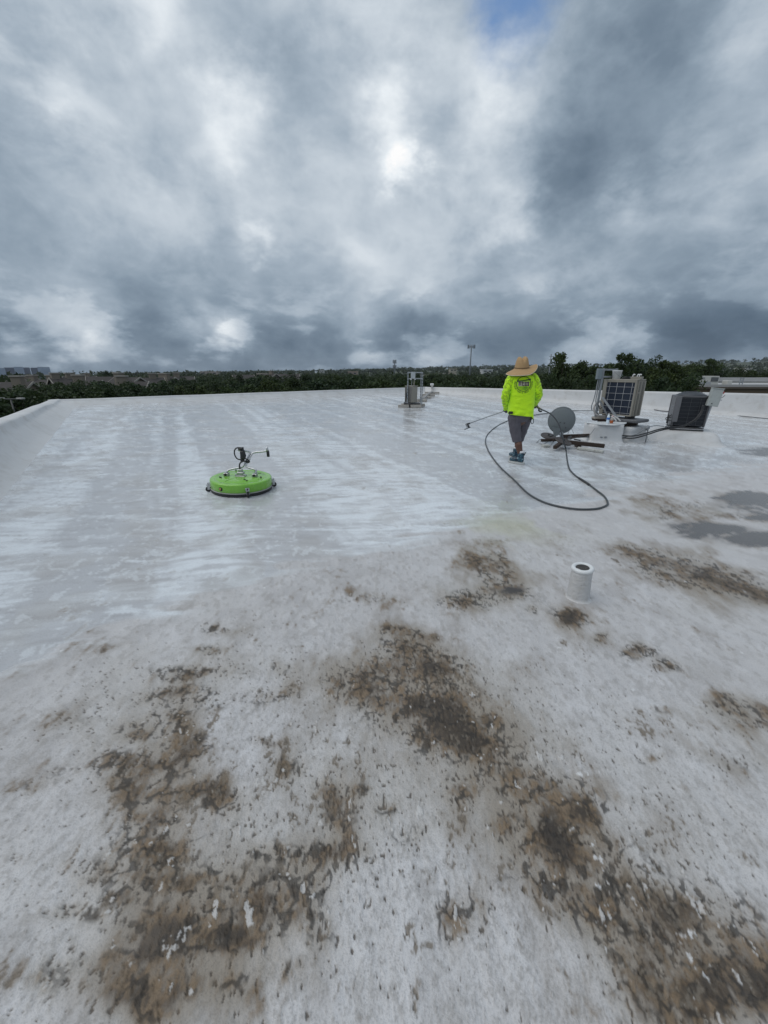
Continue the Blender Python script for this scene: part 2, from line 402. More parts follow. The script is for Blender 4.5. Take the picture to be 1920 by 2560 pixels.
def sst(x, lo, hi):
    q = np.clip((x - lo) / (hi - lo), 0, 1); return q * q * (3 - 2 * q)
def lerp(c, d, m):
    return c * (1 - m[..., None]) + np.asarray(d, float) * m[..., None]

def build_roof():
    # a fan of cells, fine where the roof is near
    rad = [.004, .03, .06, .09, .12, .15, .18, .21, .24, .27, .30, .33, .36]
    while rad[-1] < 34:
        r = rad[-1]; rad.append(r + min(.22, max(.0035, (r * r + 1.65 ** 2) / (FPX * .4 * 1.75))))
    fine_a = np.arange(-66, 66.001, .135); ang = np.concatenate([np.arange(-180, -66, .5), fine_a, np.arange(66.5, 179.8, .5)]) * math.pi / 180
    rad = np.array(rad); nx, ny = len(ang), len(rad)
    A, Q = np.meshgrid(ang, rad); X = Q * np.sin(A); Y = Q * np.cos(A)
    poly = [C_LEFT, C_MID, C_RIGHT, C_NEARR, C_NEARL]
    inside = np.ones(X.shape, bool)
    for i in range(5):
        p, q = poly[i], poly[(i + 1) % 5]; e = q - p
        inside &= ((X - p.x) * e.y - (Y - p.y) * e.x) > -.14 * e.length
    cell = np.maximum(Q * np.where(np.abs(A) > 1.155, .0070, .00206), np.gradient(rad)[:, None] * .6 + 0 * Q)     # local cell size, to drop relief finer than it
    def fade(freq): return np.clip(1.6 - cell * freq * 1.6, 0, 1)
    wx = .18 * (fbm(X * 3, Y * 3, 20, 4) - .5); wy = .18 * (fbm(X * 3 + 40, Y * 3, 30, 4) - .5)
    Xw = X + wx; Yw = Y + wy
    def field(L, p, k=.62):
        F = np.zeros(X.shape)
        for cx, cy, ax, ay, bx, by, s in L:
            rr = max(math.hypot(ax, ay), math.hypot(bx, by)) * 2.4 + .15
            sel = (np.abs(X - cx) < rr) & (np.abs(Y - cy) < rr)
            if not sel.any(): continue
            det = ax * by - ay * bx; xs, ys = Xw[sel] - cx, Yw[sel] - cy
            u = (xs * by - ys * bx) / det; v = (ys * ax - xs * ay) / det
            g = s * np.exp(-((u*u + v*v) * k) ** p); f = F[sel]
            F[sel] = f + g - f * g * .6
        return F
    brown = field(BROWN, 1.25, .66); pud = field(PUDDLE, 1.4); crust = field(CRUST, 1.0)
    ed = np.array(CLEAN_EDGE); yy = np.interp(Xw, ed[:, 0], ed[:, 1])
    yy = np.where(Xw < ed[0, 0], ed[0, 1] + (Xw - ed[0, 0]) * .9, yy)
    yy = np.where(Xw > ed[-1, 0], ed[-1, 1] + (Xw - ed[-1, 0]) * .5, yy)
    rin0 = np.clip((Y - yy) / (.25 + .10 * Y) + .5, -1, 2)
    # noises (metres)
    nb = fbm(X * .8, Y * .8, 1, 4); n2 = fbm(X * 2.6, Y * 2.6, 5, 4)
    nm = fbm(X * 6.5, Y * 4.6, 9, 4); nh = fbm(X * 15, Y * 9.5, 14, 3)
    npit = (fbm(X * 100 + 7, Y * 55, 65, 2) - .5) * fade(60) + .5
    nf = (fbm(X * 36, Y * 23, 60, 3) - .5) * fade(34) + .5
    ng = (fbm(X * 95, Y * 62, 70, 2) - .5) * fade(95) + .5
    nu = (fbm(X * 210, Y * 210, 75, 2) - .5) * fade(170) + .5
    rid = 1 - np.abs(2 * fbm(X * 19, Y * 19, 76, 3) - 1)          # ridged, for cracked growth
    # drag marks: fine grain pulled along a slanting direction
    c, s_ = math.cos(R(82)), math.sin(R(82)); U, V = X * c + Y * s_ + wx, -X * s_ + Y * c + wy * .3
    drag = .5 * fbm(U * 6, V * 36, 80, 4) + .5 * fbm(X * 24 + 3, Y * 15, 84, 4)
    # rinsed side: arcs across the view and lanes running away
    c, s_ = math.cos(R(12)), math.sin(R(12)); U, V = X * c + Y * s_, -X * s_ + Y * c
    V2 = V + .5 * (fbm(X * .7, Y * .7, 90, 3) - .5)
    st1 = fbm(U * 1.5, V2 * 7.5, 91, 5); st2 = fbm(U * 4.0, V2 * 22, 95, 4); st3 = fbm(U * 2.2, V2 * 7.5, 33, 4)
    c, s_ = math.cos(R(-26)), math.sin(R(-26)); LU = X * c - Y * s_ * -1.0
    lu = X * math.cos(R(26)) + Y * math.sin(R(26)) + .25 * (fbm(X * .9, Y * .9, 97, 3) - .5)
    lane = .6 * fbm(lu * 1.25, Y * .05 + 3, 98, 2) + .4 * fbm(lu * 4.0, Y * .12 + 3, 99, 3)
    # ---- weathered coating
    col = np.zeros(X.shape + (3,)) + (.495, .487, .490)
    col = lerp(col, (.55, .545, .55), sst(nb * .5 + n2 * .5, .42, .62) * .7)
    col = lerp(col, (.385, .38, .385), sst(nm, .48, .66) * .45)
    col = lerp(col, (.62, .62, .635), sst(nh, .56, .70) * .35)
    col = lerp(col, (.30, .285, .27), sst(nf, .54, .70) * .38)
    col = lerp(col, (.29, .28, .272), sst(ng * .5 + nu * .5, .51, .66) * .50)
    col = lerp(col, (.64, .64, .655), sst(ng * .5 + nu * .5, .49, .36) * .28)
    dirtreg = np.clip(sst(brown, .02, .5) + .45 * crust + .35 * sst(nb, .4, .65), 0, 1)
    col = lerp(col, (.30, .275, .235), sst(n2 + .25 * (nm - .5), .40, .66) * .42 * dirtreg)
    halo = field([(q[0], q[1], q[2] * 1.35, q[3] * 1.35, q[4] * 1.6, q[5] * 1.6, q[6] * .75) for q in BROWN], .8)
    film = sst(halo + .7 * (nm - .5) + .5 * (drag - .5) + .3 * (n2 - .5), .10, .95)
    col = lerp(col, (.190, .150, .105), film * .86)
    col = lerp(col, (.38, .355, .32), sst(halo + .2 * crust + 1.1 * (n2 - .5), .2, .8) * .34)
    # ---- rinsed coating
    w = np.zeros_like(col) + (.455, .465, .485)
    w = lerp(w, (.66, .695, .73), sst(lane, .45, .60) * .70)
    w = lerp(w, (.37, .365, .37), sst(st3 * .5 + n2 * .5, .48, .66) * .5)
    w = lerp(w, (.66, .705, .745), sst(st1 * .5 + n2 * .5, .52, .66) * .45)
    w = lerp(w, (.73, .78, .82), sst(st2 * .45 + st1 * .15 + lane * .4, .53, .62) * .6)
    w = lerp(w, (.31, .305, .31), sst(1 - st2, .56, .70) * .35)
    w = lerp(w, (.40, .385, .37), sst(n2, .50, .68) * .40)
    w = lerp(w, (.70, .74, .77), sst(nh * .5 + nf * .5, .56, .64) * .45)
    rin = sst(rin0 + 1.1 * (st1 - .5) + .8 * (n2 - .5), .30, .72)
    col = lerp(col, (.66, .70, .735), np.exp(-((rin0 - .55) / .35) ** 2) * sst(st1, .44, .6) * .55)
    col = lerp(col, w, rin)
    # ---- pits and flecks
    keep = 1 - .88 * rin
    pit = sst(.75 * npit + .25 * ng + .11 * crust + .20 * (n2 - .5) + .10 * sst(brown, .02, .4), .76, .85) * keep
    col = lerp(col, (.085, .072, .058), pit * .85)
    # ---- brown growth
    bm = brown + .10 * crust + 1.0 * (nm - .5) + .8 * (nh - .5) + 1.0 * (drag - .5) + .8 * (nf - .5) + .5 * (ng - .5)
    bmask = sst(bm, .30, 1.06)
    tone = np.clip(sst(.35 * nf + .35 * drag + .3 * ng, .40, .60), 0, 1)
    bcol = lerp(np.zeros_like(col) + (.060, .040, .024), (.195, .138, .084), tone)
    bcol = lerp(bcol, (.028, .022, .017), sst(brown + 1.2 * (nm - .5), .85, 1.25) * .8)
    col = lerp(col, bcol, bmask * .95)
    col = lerp(col, (.020, .017, .014), sst(rid + .5 * (nf - .5), .86, .97) * sst(brown + .5 * crust, .25, .7) * .75 * (1 - rin))
    # ---- crusted, broken coating with pale flakes
    cm = sst(.40 * crust + .9 * (nm - .5) + .7 * (nh - .5) + .9 * (nf - .5) + .9 * (ng - .5) + .5 * (drag - .5), .56, .72) * (1 - rin)
    col = lerp(col, lerp(np.zeros_like(col) + (.05, .042, .034), (.17, .145, .115), sst(ng, .4, .6)), cm * .72)
    fz = fbm(X * 30 + 9, Y * 16, 110, 4)
    fl = sst(.25 * crust + 1.1 * (fz - .5) + .7 * (drag - .5) + .9 * (nf - .5) + .9 * (ng - .5), .66, .78) * (1 - rin)
    col = lerp(col, (.62, .615, .61), fl * .7)
    chips = sst(fbm(X * 13 + 3, Y * 13, 120, 4) + .25 * (ng - .5) + .25 * (fbm(X * 1.1, Y * 1.1, 121, 2) - .5), .87, .94) * (1 - rin)
    col = lerp(col, (.70, .71, .72), chips * .8)
    # faint yellow-green tint near the rinsed edge, rust spot
    col = lerp(col, (.42, .43, .27), np.exp(-(((X - 1.35) / .5) ** 2 + ((Y - 4.2) / .35) ** 2)) * sst(n2, .4, .6) * .5)
    # ---- standing dirty water
    pm = sst(pud + 1.3 * (st3 - .5) + 1.0 * (n2 - .5) + .5 * (nh - .5), .28, .70) * sst(pud, .06, .30)
    col = lerp(col, (.20, .175, .155), sst(pud + .8 * (n2 - .5), .12, .5) * .5)
    col = lerp(col, (.046, .039, .036), pm * .9)
    rough = (.40 + .3 * sst(nm, .3, .7)) * (1 - rin) + rin * (.05 + .24 * sst(st1 * .4 + n2 * .3 + lane * .3, .38, .60))
    rough = rough * (1 - pm) + .22 * pm
    # the coating also gets a little wet sheen between the stains
    rough = np.clip(rough, .05, .9)
    soft = (1 - .55 * rin) * (1 - .97 * pm)
    Z = CZ - EYE + RA * X + RB * Y + .02 * (fbm(X * .35, Y * .35, 3, 3) - .5) * np.clip((Q - 2) / 5, 0, 1)
    Z = Z + soft * (.010 * (nm - .5) + .008 * (nh - .5) + .004 * (nf - .5) + .0025 * (ng - .5) + .0012 * (nu - .5) + .003 * fl + .002 * chips - .004 * pit - (.005 * (drag - .5) + .006 * (nh - .5)) * -bmask - .006 * cm * nf)
    Z = Z + rin * .004 * (st1 - .5)
    idx = np.arange(nx * ny).reshape(ny, nx)
    nxt = np.roll(idx, -1, 1); ok = inside & np.roll(inside, -1, 1)
    k = ok[:-1] & ok[1:]
    q = np.stack([idx[:-1], idx[1:], nxt[1:], nxt[:-1]], -1)[k]
    used = np.unique(q); remap = np.full(nx * ny, -1); remap[used] = np.arange(len(used)); q = remap[q]
    co = np.stack([X, Y, Z], -1).reshape(-1, 3)[used]
    me = bpy.data.meshes.new('roof')
    me.vertices.add(len(co)); me.vertices.foreach_set('co', co.ravel().astype(np.float32))
    me.loops.add(q.size); me.loops.foreach_set('vertex_index', q[:, ::-1].ravel().astype(np.int32))
    me.polygons.add(len(q)); me.polygons.foreach_set('loop_start', (np.arange(len(q)) * 4).astype(np.int32))
    me.polygons.foreach_set('use_smooth', np.ones(len(q), bool))
    me.update(calc_edges=True)
    at = me.attributes.new('coat', 'FLOAT_COLOR', 'POINT')
    at.data.foreach_set('color', np.concatenate([col, np.ones(X.shape + (1,))], -1).reshape(-1, 4)[used].ravel().astype(np.float32))
    for nm_, F_ in (('wetness', rough), ('soft', soft)):
        at = me.attributes.new(nm_, 'FLOAT', 'POINT'); at.data.foreach_set('value', F_.ravel()[used].astype(np.float32))
    o = link('roof', me, roof_material())
    tag(o, 'white coated flat roof, rinsed far side and brown stained near side', kind='structure')
    print('roof verts', len(co), 'up', me.polygons[0].normal.z)
    return o

def roof_material():
    m = bpy.data.materials.new('roof_coating'); m.use_nodes = True
    t = NT(m.node_tree)
    out = t.node('ShaderNodeOutputMaterial'); b = t.node('ShaderNodeBsdfPrincipled')
    co = t.node('ShaderNodeTexCoord').outputs['Object']
    base = t.node('ShaderNodeAttribute', attribute_name='coat').outputs['Color']
    wet = t.node('ShaderNodeAttribute', attribute_name='wetness').outputs['Fac']
    soft = t.node('ShaderNodeAttribute', attribute_name='soft').outputs['Fac']
    g = t.noise(co, 150.0, 3, .65)
    base = t.mix(t.mul(t.step(g, .50, .70), .42), base, t.vm('SCALE', base, scale=.55))
    base = t.mix(t.mul(t.step(g, .47, .30), .18), base, t.vm('SCALE', base, scale=1.25))
    t.put(b.inputs['Base Color'], base)
    t.put(b.inputs['Roughness'], wet)
    b.inputs['Specular IOR Level'].default_value = .55
    t.put(b.inputs['Normal'], t.bump(t.mul(g, soft), .5, .006))
    t.l.new(b.outputs[0], out.inputs['Surface'])
    return m

def coating(name='white_coating'):
    return mat(name, (.56, .565, .57), .45, 0, .12, 1.3, .4, 12, .42, (.37, .35, .32), bdist=.012)

def parapet(p, q, name_label, thick=.32, n=60, seed=0, cant=1.0):
    """low coated wall with a rounded top and a cant at its foot, outer face down to the street"""
    root = empty('parapet_wall', (0, 0, 0), 0, name_label, 'wall')
    e = (q - p); L = e.length; e = e / L
    out = Vector((-e.y, e.x))                # left of travel = outside (p->q keeps the roof on the right)
    top = CZ - PC
    rnd = random.Random(seed)
    vs = []; fs = []; ring = 0
    n = max(n, int(L / .35))
    for i in range(n + 1):
        s = L * i / n; c = p + e * s
        wob = .010 * math.sin(s * 1.7 + seed) + .012 * (mnoise.noise((s * .8, seed, 0)))
        zr = roofz(c.x, c.y)
        hh = top - zr; prof = [(-.30 * cant, zr - .03), (-.23 * cant, zr + .012), (-.13 * cant + wob, zr + min(.08 * cant, hh * .35)), (-.05 * cant, zr + min(.18 * cant, hh * .6)), (-.012 + wob, max(zr + hh * .7, top - .10)), (0.006 + wob, top - .035), (.03, top - .008 + wob * .4), (.08, top + wob * .4),
                (thick - .04, top - .006 + wob * .4), (thick - .008, top - .03), (thick, top - .09)]
        ring = len(prof)
        for dx, z in prof:
            w = c + out * dx; vs.append((w.x, w.y, z))
    for i in range(n):
        for k in range(ring - 1):
            fs.append((i*ring+k, i*ring+k+1, (i+1)*ring+k+1, (i+1)*ring+k))
    MB().raw(vs, fs, True).build('wall_coating', coating('parapet_coating'), root)
    # outer face
    a = p + out * (thick + .004); b2 = q + out * (thick + .004); a2 = p + out * (thick - .15); b3 = q + out * (thick - .15)
    mb = MB(); poly = [a, b2, b3, a2]
    mb.prism([(w.x, w.y) for w in reversed(poly)], 0.0, top - .085)
    mb.build('outer_wall', mat('stucco', (.42, .38, .32), .8, 0, .08, 1.0, .3, 30), root)
    return root

build_roof()
o_ = .30
parapet(C_NEARL, C_LEFT + (C_LEFT - C_NEARL).normalized() * .32, 'low white parapet along the left edge of the roof', seed=1, cant=1.55)
parapet(C_LEFT - (C_MID - C_LEFT).normalized() * .30, C_MID + (C_MID - C_LEFT).normalized() * .25, 'low white back parapet from the left corner to behind the framed heat pump', seed=2)
parapet(C_MID, C_RIGHT, 'tall white back parapet behind the worker and the air conditioners', seed=3)

# ------------------------------------------------------------------ shared materials
M_STEEL = mat('galvanised_steel', (.42, .44, .46), .35, .9, .12, 20, .1, 80, .15)
M_CHROME = mat('brushed_steel', (.50, .51, .52), .28, 1.0, .08, 30)
M_BLACK = mat('black_rubber', (.018, .018, .02), .5, 0, .2, 20, .15, 120)
M_BLACKP = mat('black_plastic', (.02, .021, .023), .35, 0, .2, 20)
M_BEIGE = mat('beige_enamel', (.265, .25, .215), .42, 0, .06, 8, .05, 90, .18, (.24, .21, .17))
M_WHITE = mat('white_plastic', (.72, .73, .74), .35, 0, .05, 10, 0, 0, .1, (.4, .38, .35))
M_WOOD = mat('weathered_wood', (.34, .31, .27), .8, 0, .25, 30, .4, 60, .5)
M_BRWOOD = mat('rusty_steel', (.042, .028, .021), .75, .2, .45, 16, .5, 70, .45, (.03, .022, .018))
M_GREYP = mat('grey_paint', (.26, .28, .30), .45, .2, .12, 14, .1, 60, .2)
M_CONDUIT = mat('grey_conduit', (.22, .235, .25), .5, 0, .15, 30)
M_GUARD = mat('dark_guard_wire', (.075, .08, .088), .5)
M_RED = mat('red_plastic', (.45, .03, .02), .4)

# ------------------------------------------------------------------ surface cleaner
def surface_cleaner():
    base = G(603, 1246); cy_ = base.y + .405
    loc = Vector((base.x * cy_ / base.y * .985, cy_, 0)); loc.z = roofz(loc.x, loc.y)
    root = empty('surface_cleaner', loc, 0, 'round lime green surface cleaner with folded chrome handle standing on the wet roof', 'cleaner')
    root.rotation_euler = (math.atan(RB), -math.atan(RA), 0)
    root.scale = (.97, .97, .97)
    green = mat('green_powder_coat', (.19, .47, .045), .25, 0, .10, 7, .03, 40, .22, (.20, .32, .10), coat=.4)
    Rd = .40
    prof = [(Rd - .02, .052), (Rd - .004, .055), (Rd, .062), (Rd, .148), (Rd - .004, .160), (Rd - .016, .166), (.335, .170), (.330, .166), (.318, .166), (.313, .171), (.20, .175), (.05, .178), (.001, .178)]
    MB().lathe(prof, 72).build('deck', green, root)
    MB().lathe([(Rd - .03, .040), (Rd + .003, .040), (Rd + .005, .052), (Rd - .01, .0525), (Rd - .03, .052)], 72).build('rim', mat('grey_rim', (.35, .36, .33), .5), root)
    # brush skirt: many bristle blocks round the edge
    rnd = random.Random(4); mb = MB()
    for k in range(150):
        a = 2 * math.pi * k / 150
        mb.box((math.cos(a) * (Rd - .012), math.sin(a) * (Rd - .012), .024 + rnd.uniform(-.003, .003)), (.02, .0175, .042), Matrix.Rotation(a, 3, 'Z'))
    tag(mb.build('brush_skirt', M_BLACK, root), kind='stuff')
    # stiffening ribs pressed into the deck
    for a in (-2.2, -1.2, -.55, .6, 1.5, 2.5):
        pts = [(math.cos(a + .25 * math.sin(q * 3)) * q, math.sin(a + .25 * math.sin(q * 3)) * q, .1735) for q in np.linspace(.10, .29, 10)]
        MB().tube(pts, .006, 6).build('pressed_rib', green, root)
    # casters
    for ang in (R(206), R(298), R(18), R(118)):
        d = Vector((math.cos(ang), math.sin(ang), 0)); sd = Vector((-d.y, d.x, 0)); M = Matrix.Rotation(ang, 3, 'Z')
        br = MB(); br.box(d * (Rd + .010) + Vector((0, 0, .105)), (.03, .05, .04), M, .004); br.box(d * (Rd + .028) + Vector((0, 0, .092)), (.04, .036, .012), M, .003)
        br = br.build('caster_bracket', M_CHROME, root)
        cb = MB(); cb.tube([d * (Rd + .022) + Vector((0, 0, .09)), d * (Rd + .022) + Vector((0, 0, .122))], .009, 10)
        cb.build('caster_bolt', M_BLACK, br)
        fk = MB()
        for s in (-1, 1): fk.box(d * (Rd + .022) + sd * s * .017 + Vector((0, 0, .062)), (.03, .004, .058), M, .001)
        fk.build('caster_fork', M_CHROME, br)
        wc = d * (Rd + .026) + Vector((0, 0, .036))
        wl = MB().lathe([(.010, -.012), (.028, -.013), (.035, -.009), (.036, 0), (.035, .009), (.028, .013), (.010, .012)], 20, wc, M @ Matrix.Rotation(R(90), 3, 'X')).build('caster_wheel', M_BLACK, br)
    # bolts and front inspection plug
    for a, r in ((R(200), .27), (R(205), .255), (R(-10), .29), (R(-5), .275), (R(-60), .19), (R(-58), .22), (R(-55), .25), (R(120), .34), (R(70), .31)):
        MB().lathe([(.009, .168), (.009, .186), (.004, .188)], 8, (r * math.cos(a), r * math.sin(a), 0)).build('deck_bolt', M_BLACK, root)
    a = R(249); d = Vector((math.cos(a), math.sin(a), 0)); M = d.to_track_quat('Z', 'Y').to_matrix()
    pl = MB().lathe([(.026, -.004), (.026, .006), (.016, .007)], 16, d * Rd + Vector((0, 0, .10)), M).build('plug_ring', M_BLACK, root)
    MB().lathe([(.014, .0), (.014, .014), (.006, .016)], 10, d * Rd + Vector((0, 0, .10)), M).build('plug', mat('brass', (.45, .33, .12), .3, 1), pl)
    # centre swivel block
    cb = MB(); cb.box((0, 0, .20), (.085, .075, .075), None, .006); cb.box((0, 0, .182), (.13, .10, .018), None, .004); cb.box((0, 0, .25), (.05, .05, .05), None, .005)
    cb.build('swivel_block', mat('cast_aluminium', (.45, .46, .46), .4, .9, .1, 30, .1), root)
    for s in (-1, 1):
        MB().lathe([(.012, .185), (.012, .215), (.005, .218)], 8, (s * .058, -.035, 0)).build('swivel_bolt', M_CHROME, root)
    # handle
    hb = .0125
    for s, foot in ((-1, -.196), (1, .188)):
        br = MB(); br.box((foot, 0, .195), (.065, .07, .045), None, .005); br = br.build('handle_bracket', mat('cast_aluminium', (1, 1, 1)), root)
        MB().tube([(foot, -.042, .20), (foot, -.03, .20)], .017, 12).build('bracket_cap', M_BLACK, br)
    left = spline([(-.196, -.01, .19), (-.18, 0, .235), (-.155, .01, .255), (-.09, .02, .272), (-.02, .035, .285), (.02, .05, .30), (.045, .07, .34), (.075, .10, .40), (.105, .13, .462), (.098, .14, .482), (.06, .13, .493), (.0, .10, .505), (-.04, .08, .515)], 6)
    right = spline([(.188, -.01, .19), (.206, 0, .235), (.205, .012, .262), (.17, .02, .275), (.10, .035, .288), (.065, .05, .31), (.075, .07, .35), (.105, .10, .41), (.14, .13, .467), (.165, .135, .478), (.22, .13, .489), (.29, .115, .500), (.352, .10, .513)], 6)
    MB().tube(left, hb, 10).build('handle_tube', M_CHROME, root)
    hr = MB().tube(right, hb, 10).build('handle_tube', M_CHROME, root)
    MB().tube([(.075, .085, .375), (.115, .085, .40)], .012, 8).build('handle_clamp', M_STEEL, root)
    gp = MB(); gp.tube([(.352, .10, .515), (.352, .10, .57)], [.018, .008], 10); gp.build('grip_cap', M_CHROME, hr)
    MB().tube([(.356, .10, .515), (.357, .10, .50), (.360, .10, .435)], [.017, .02, .019], 12).build('grip', M_BLACK, hr)
    # trigger gun and jumper hose strapped to the handle
    g = MB(); g.tube(spline([(.015, .09, .555), (.02, .085, .50), (.03, .08, .45), (.015, .075, .40), (.012, .07, .362)], 5), [.022]*4+[.030]*6+[.036]*5+[.028]*6, 12)
    g.box((.02, .07, .47), (.05, .06, .08), None, .01); g.box((.0, .06, .54), (.06, .03, .03), None, .008)
    g.build('trigger_gun', M_BLACKP, root)
    MB().tube(spline([(.005, .08, .55), (-.04, .06, .55), (-.072, .05, .52), (-.078, .05, .46), (-.05, .05, .405), (.0, .05, .395), (.05, .06, .405), (.085, .06, .395), (.11, .06, .375), (.10, .06, .355), (.07, .06, .355)], 6), .0085, 8).build('jumper_hose', M_BLACK, root)
    MB().tube(spline([(-.01, .02, .255), (-.018, .02, .30), (-.01, .03, .345), (.025, .04, .37), (.07, .05, .375), (.10, .06, .36)], 6), .010, 8).build('jumper_hose', M_BLACK, root)
    MB().tube([(-.01, .02, .235), (-.01, .02, .275)], .014, 6).build('swivel_fitting', M_CHROME, root)
surface_cleaner()

# ------------------------------------------------------------------ vent pipe
def vent_pipe():
    g = G(1441, 1508); loc = Vector((g.x * 1.03, g.y + .08, 0)); loc.z = roofz(loc.x, loc.y) - .004
    root = empty('vent_pipe', loc, 0, 'stubby white coated vent pipe with rolled rim above the small brown stain', 'pipe')
    m = mat('pipe_coating', (.53, .53, .53), .5, 0, .10, 9, .8, 26, .40, (.36, .34, .30), bdist=.012)
    def lump(q, a):
        k = 1 + .018 * mnoise.noise((q.x * 16, q.y * 16, q.z * 14 + 3)) + .008 * mnoise.noise((q.x * 50, q.y * 50, q.z * 60))
        return Vector((q.x * k, q.y * k, q.z + .006 * math.sin(a + 1) * (q.z > .2) ))
    zs = np.linspace(.02, .245, 26)
    prof = [(.112, -.004), (.094, .003), (.085, .010)] + [(.0805 - .009 * (z / .26), z) for z in zs]
    MB().lathe(prof, 48, fn=lump).build('pipe_body', m, root)
    rim = [(.052 + .0, .235)] + [(.063 + .0165 * math.cos(t), .253 + .0165 * math.sin(t)) for t in np.linspace(-2.6, 3.5, 18)] + [(.050, .262), (.0475, .20), (.047, .09), (.001, .088)]
    mb = MB(); mb.lathe(rim[1:-5] + [rim[-5]], 48, fn=lump); mb.build('rolled_rim', mat('rim_coating', (.66, .68, .69), .4, 0, .06, 9, .3, 40, .1, (.45, .44, .42)), root)
    inner = MB(); inner.lathe([(.0515, .259), (.0485, .246), (.0475, .20), (.047, .17), (.001, .168)], 40, fn=lump)
    inner.build('pipe_bore', mat('dark_bore', (.035, .032, .030), .8, 0, .5, 60, .6, 60, .4, (.2, .19, .18)), root)
    rnd = random.Random(2)
    for k in range(9):
        a = k * .7 + rnd.uniform(-.15, .15)
        MB().box((.046 * math.cos(a), .046 * math.sin(a), .236 + rnd.uniform(-.008, .01)), (.010, .028, .03), Matrix.Rotation(a, 3, 'Z') @ Matrix.Rotation(rnd.uniform(-.3, .3), 3, 'X'), .003).build('bore_flake', mat('flake', (.42, .40, .38), .7, 0, .3, 40, .4), root)
vent_pipe()

# ------------------------------------------------------------------ generic roof pieces
def mound(name, label, cat, c, half, h, rz, top=.72, seed=0):
    """coated curb: soft sided frustum growing out of the roof"""
    root = empty(name, (c[0], c[1], roofz(c[0], c[1])), rz, label, cat)
    vs = []; fs = []; n = 48; lev = [(1.16, -.03), (1.08, 0.0), (1.0, .10), (.94, .35), (.86, .7), (top + .06, .93), (top, 1.0), (top * .6, 1.01), (.02, 1.01)]
    for k, (s, z) in enumerate(lev):
        for i in range(n):
            a = 2 * math.pi * i / n; cx, sy = math.cos(a), math.sin(a)
            p = .28; x = math.copysign(abs(cx) ** p, cx) * half[0] * s; y = math.copysign(abs(sy) ** p, sy) * half[1] * s
            w = 1 + .02 * mnoise.noise((x * 3 + seed, y * 3, z * 2))
            # follow the fall of the roof at the foot
            gx = x * math.cos(rz) - y * math.sin(rz); gy = x * math.sin(rz) + y * math.cos(rz)
            vs.append((x * w, y * w, z * h + (RA * gx + RB * gy) * (1 - min(1, max(0, z)))))
    for k in range(len(lev) - 1):
        for i in range(n):
            j = (i + 1) % n; fs.append((k*n+i, k*n+j, (k+1)*n+j, (k+1)*n+i))
    MB().raw(vs, fs, True).build('curb_coating', coating('curb_white'), root)
    return root

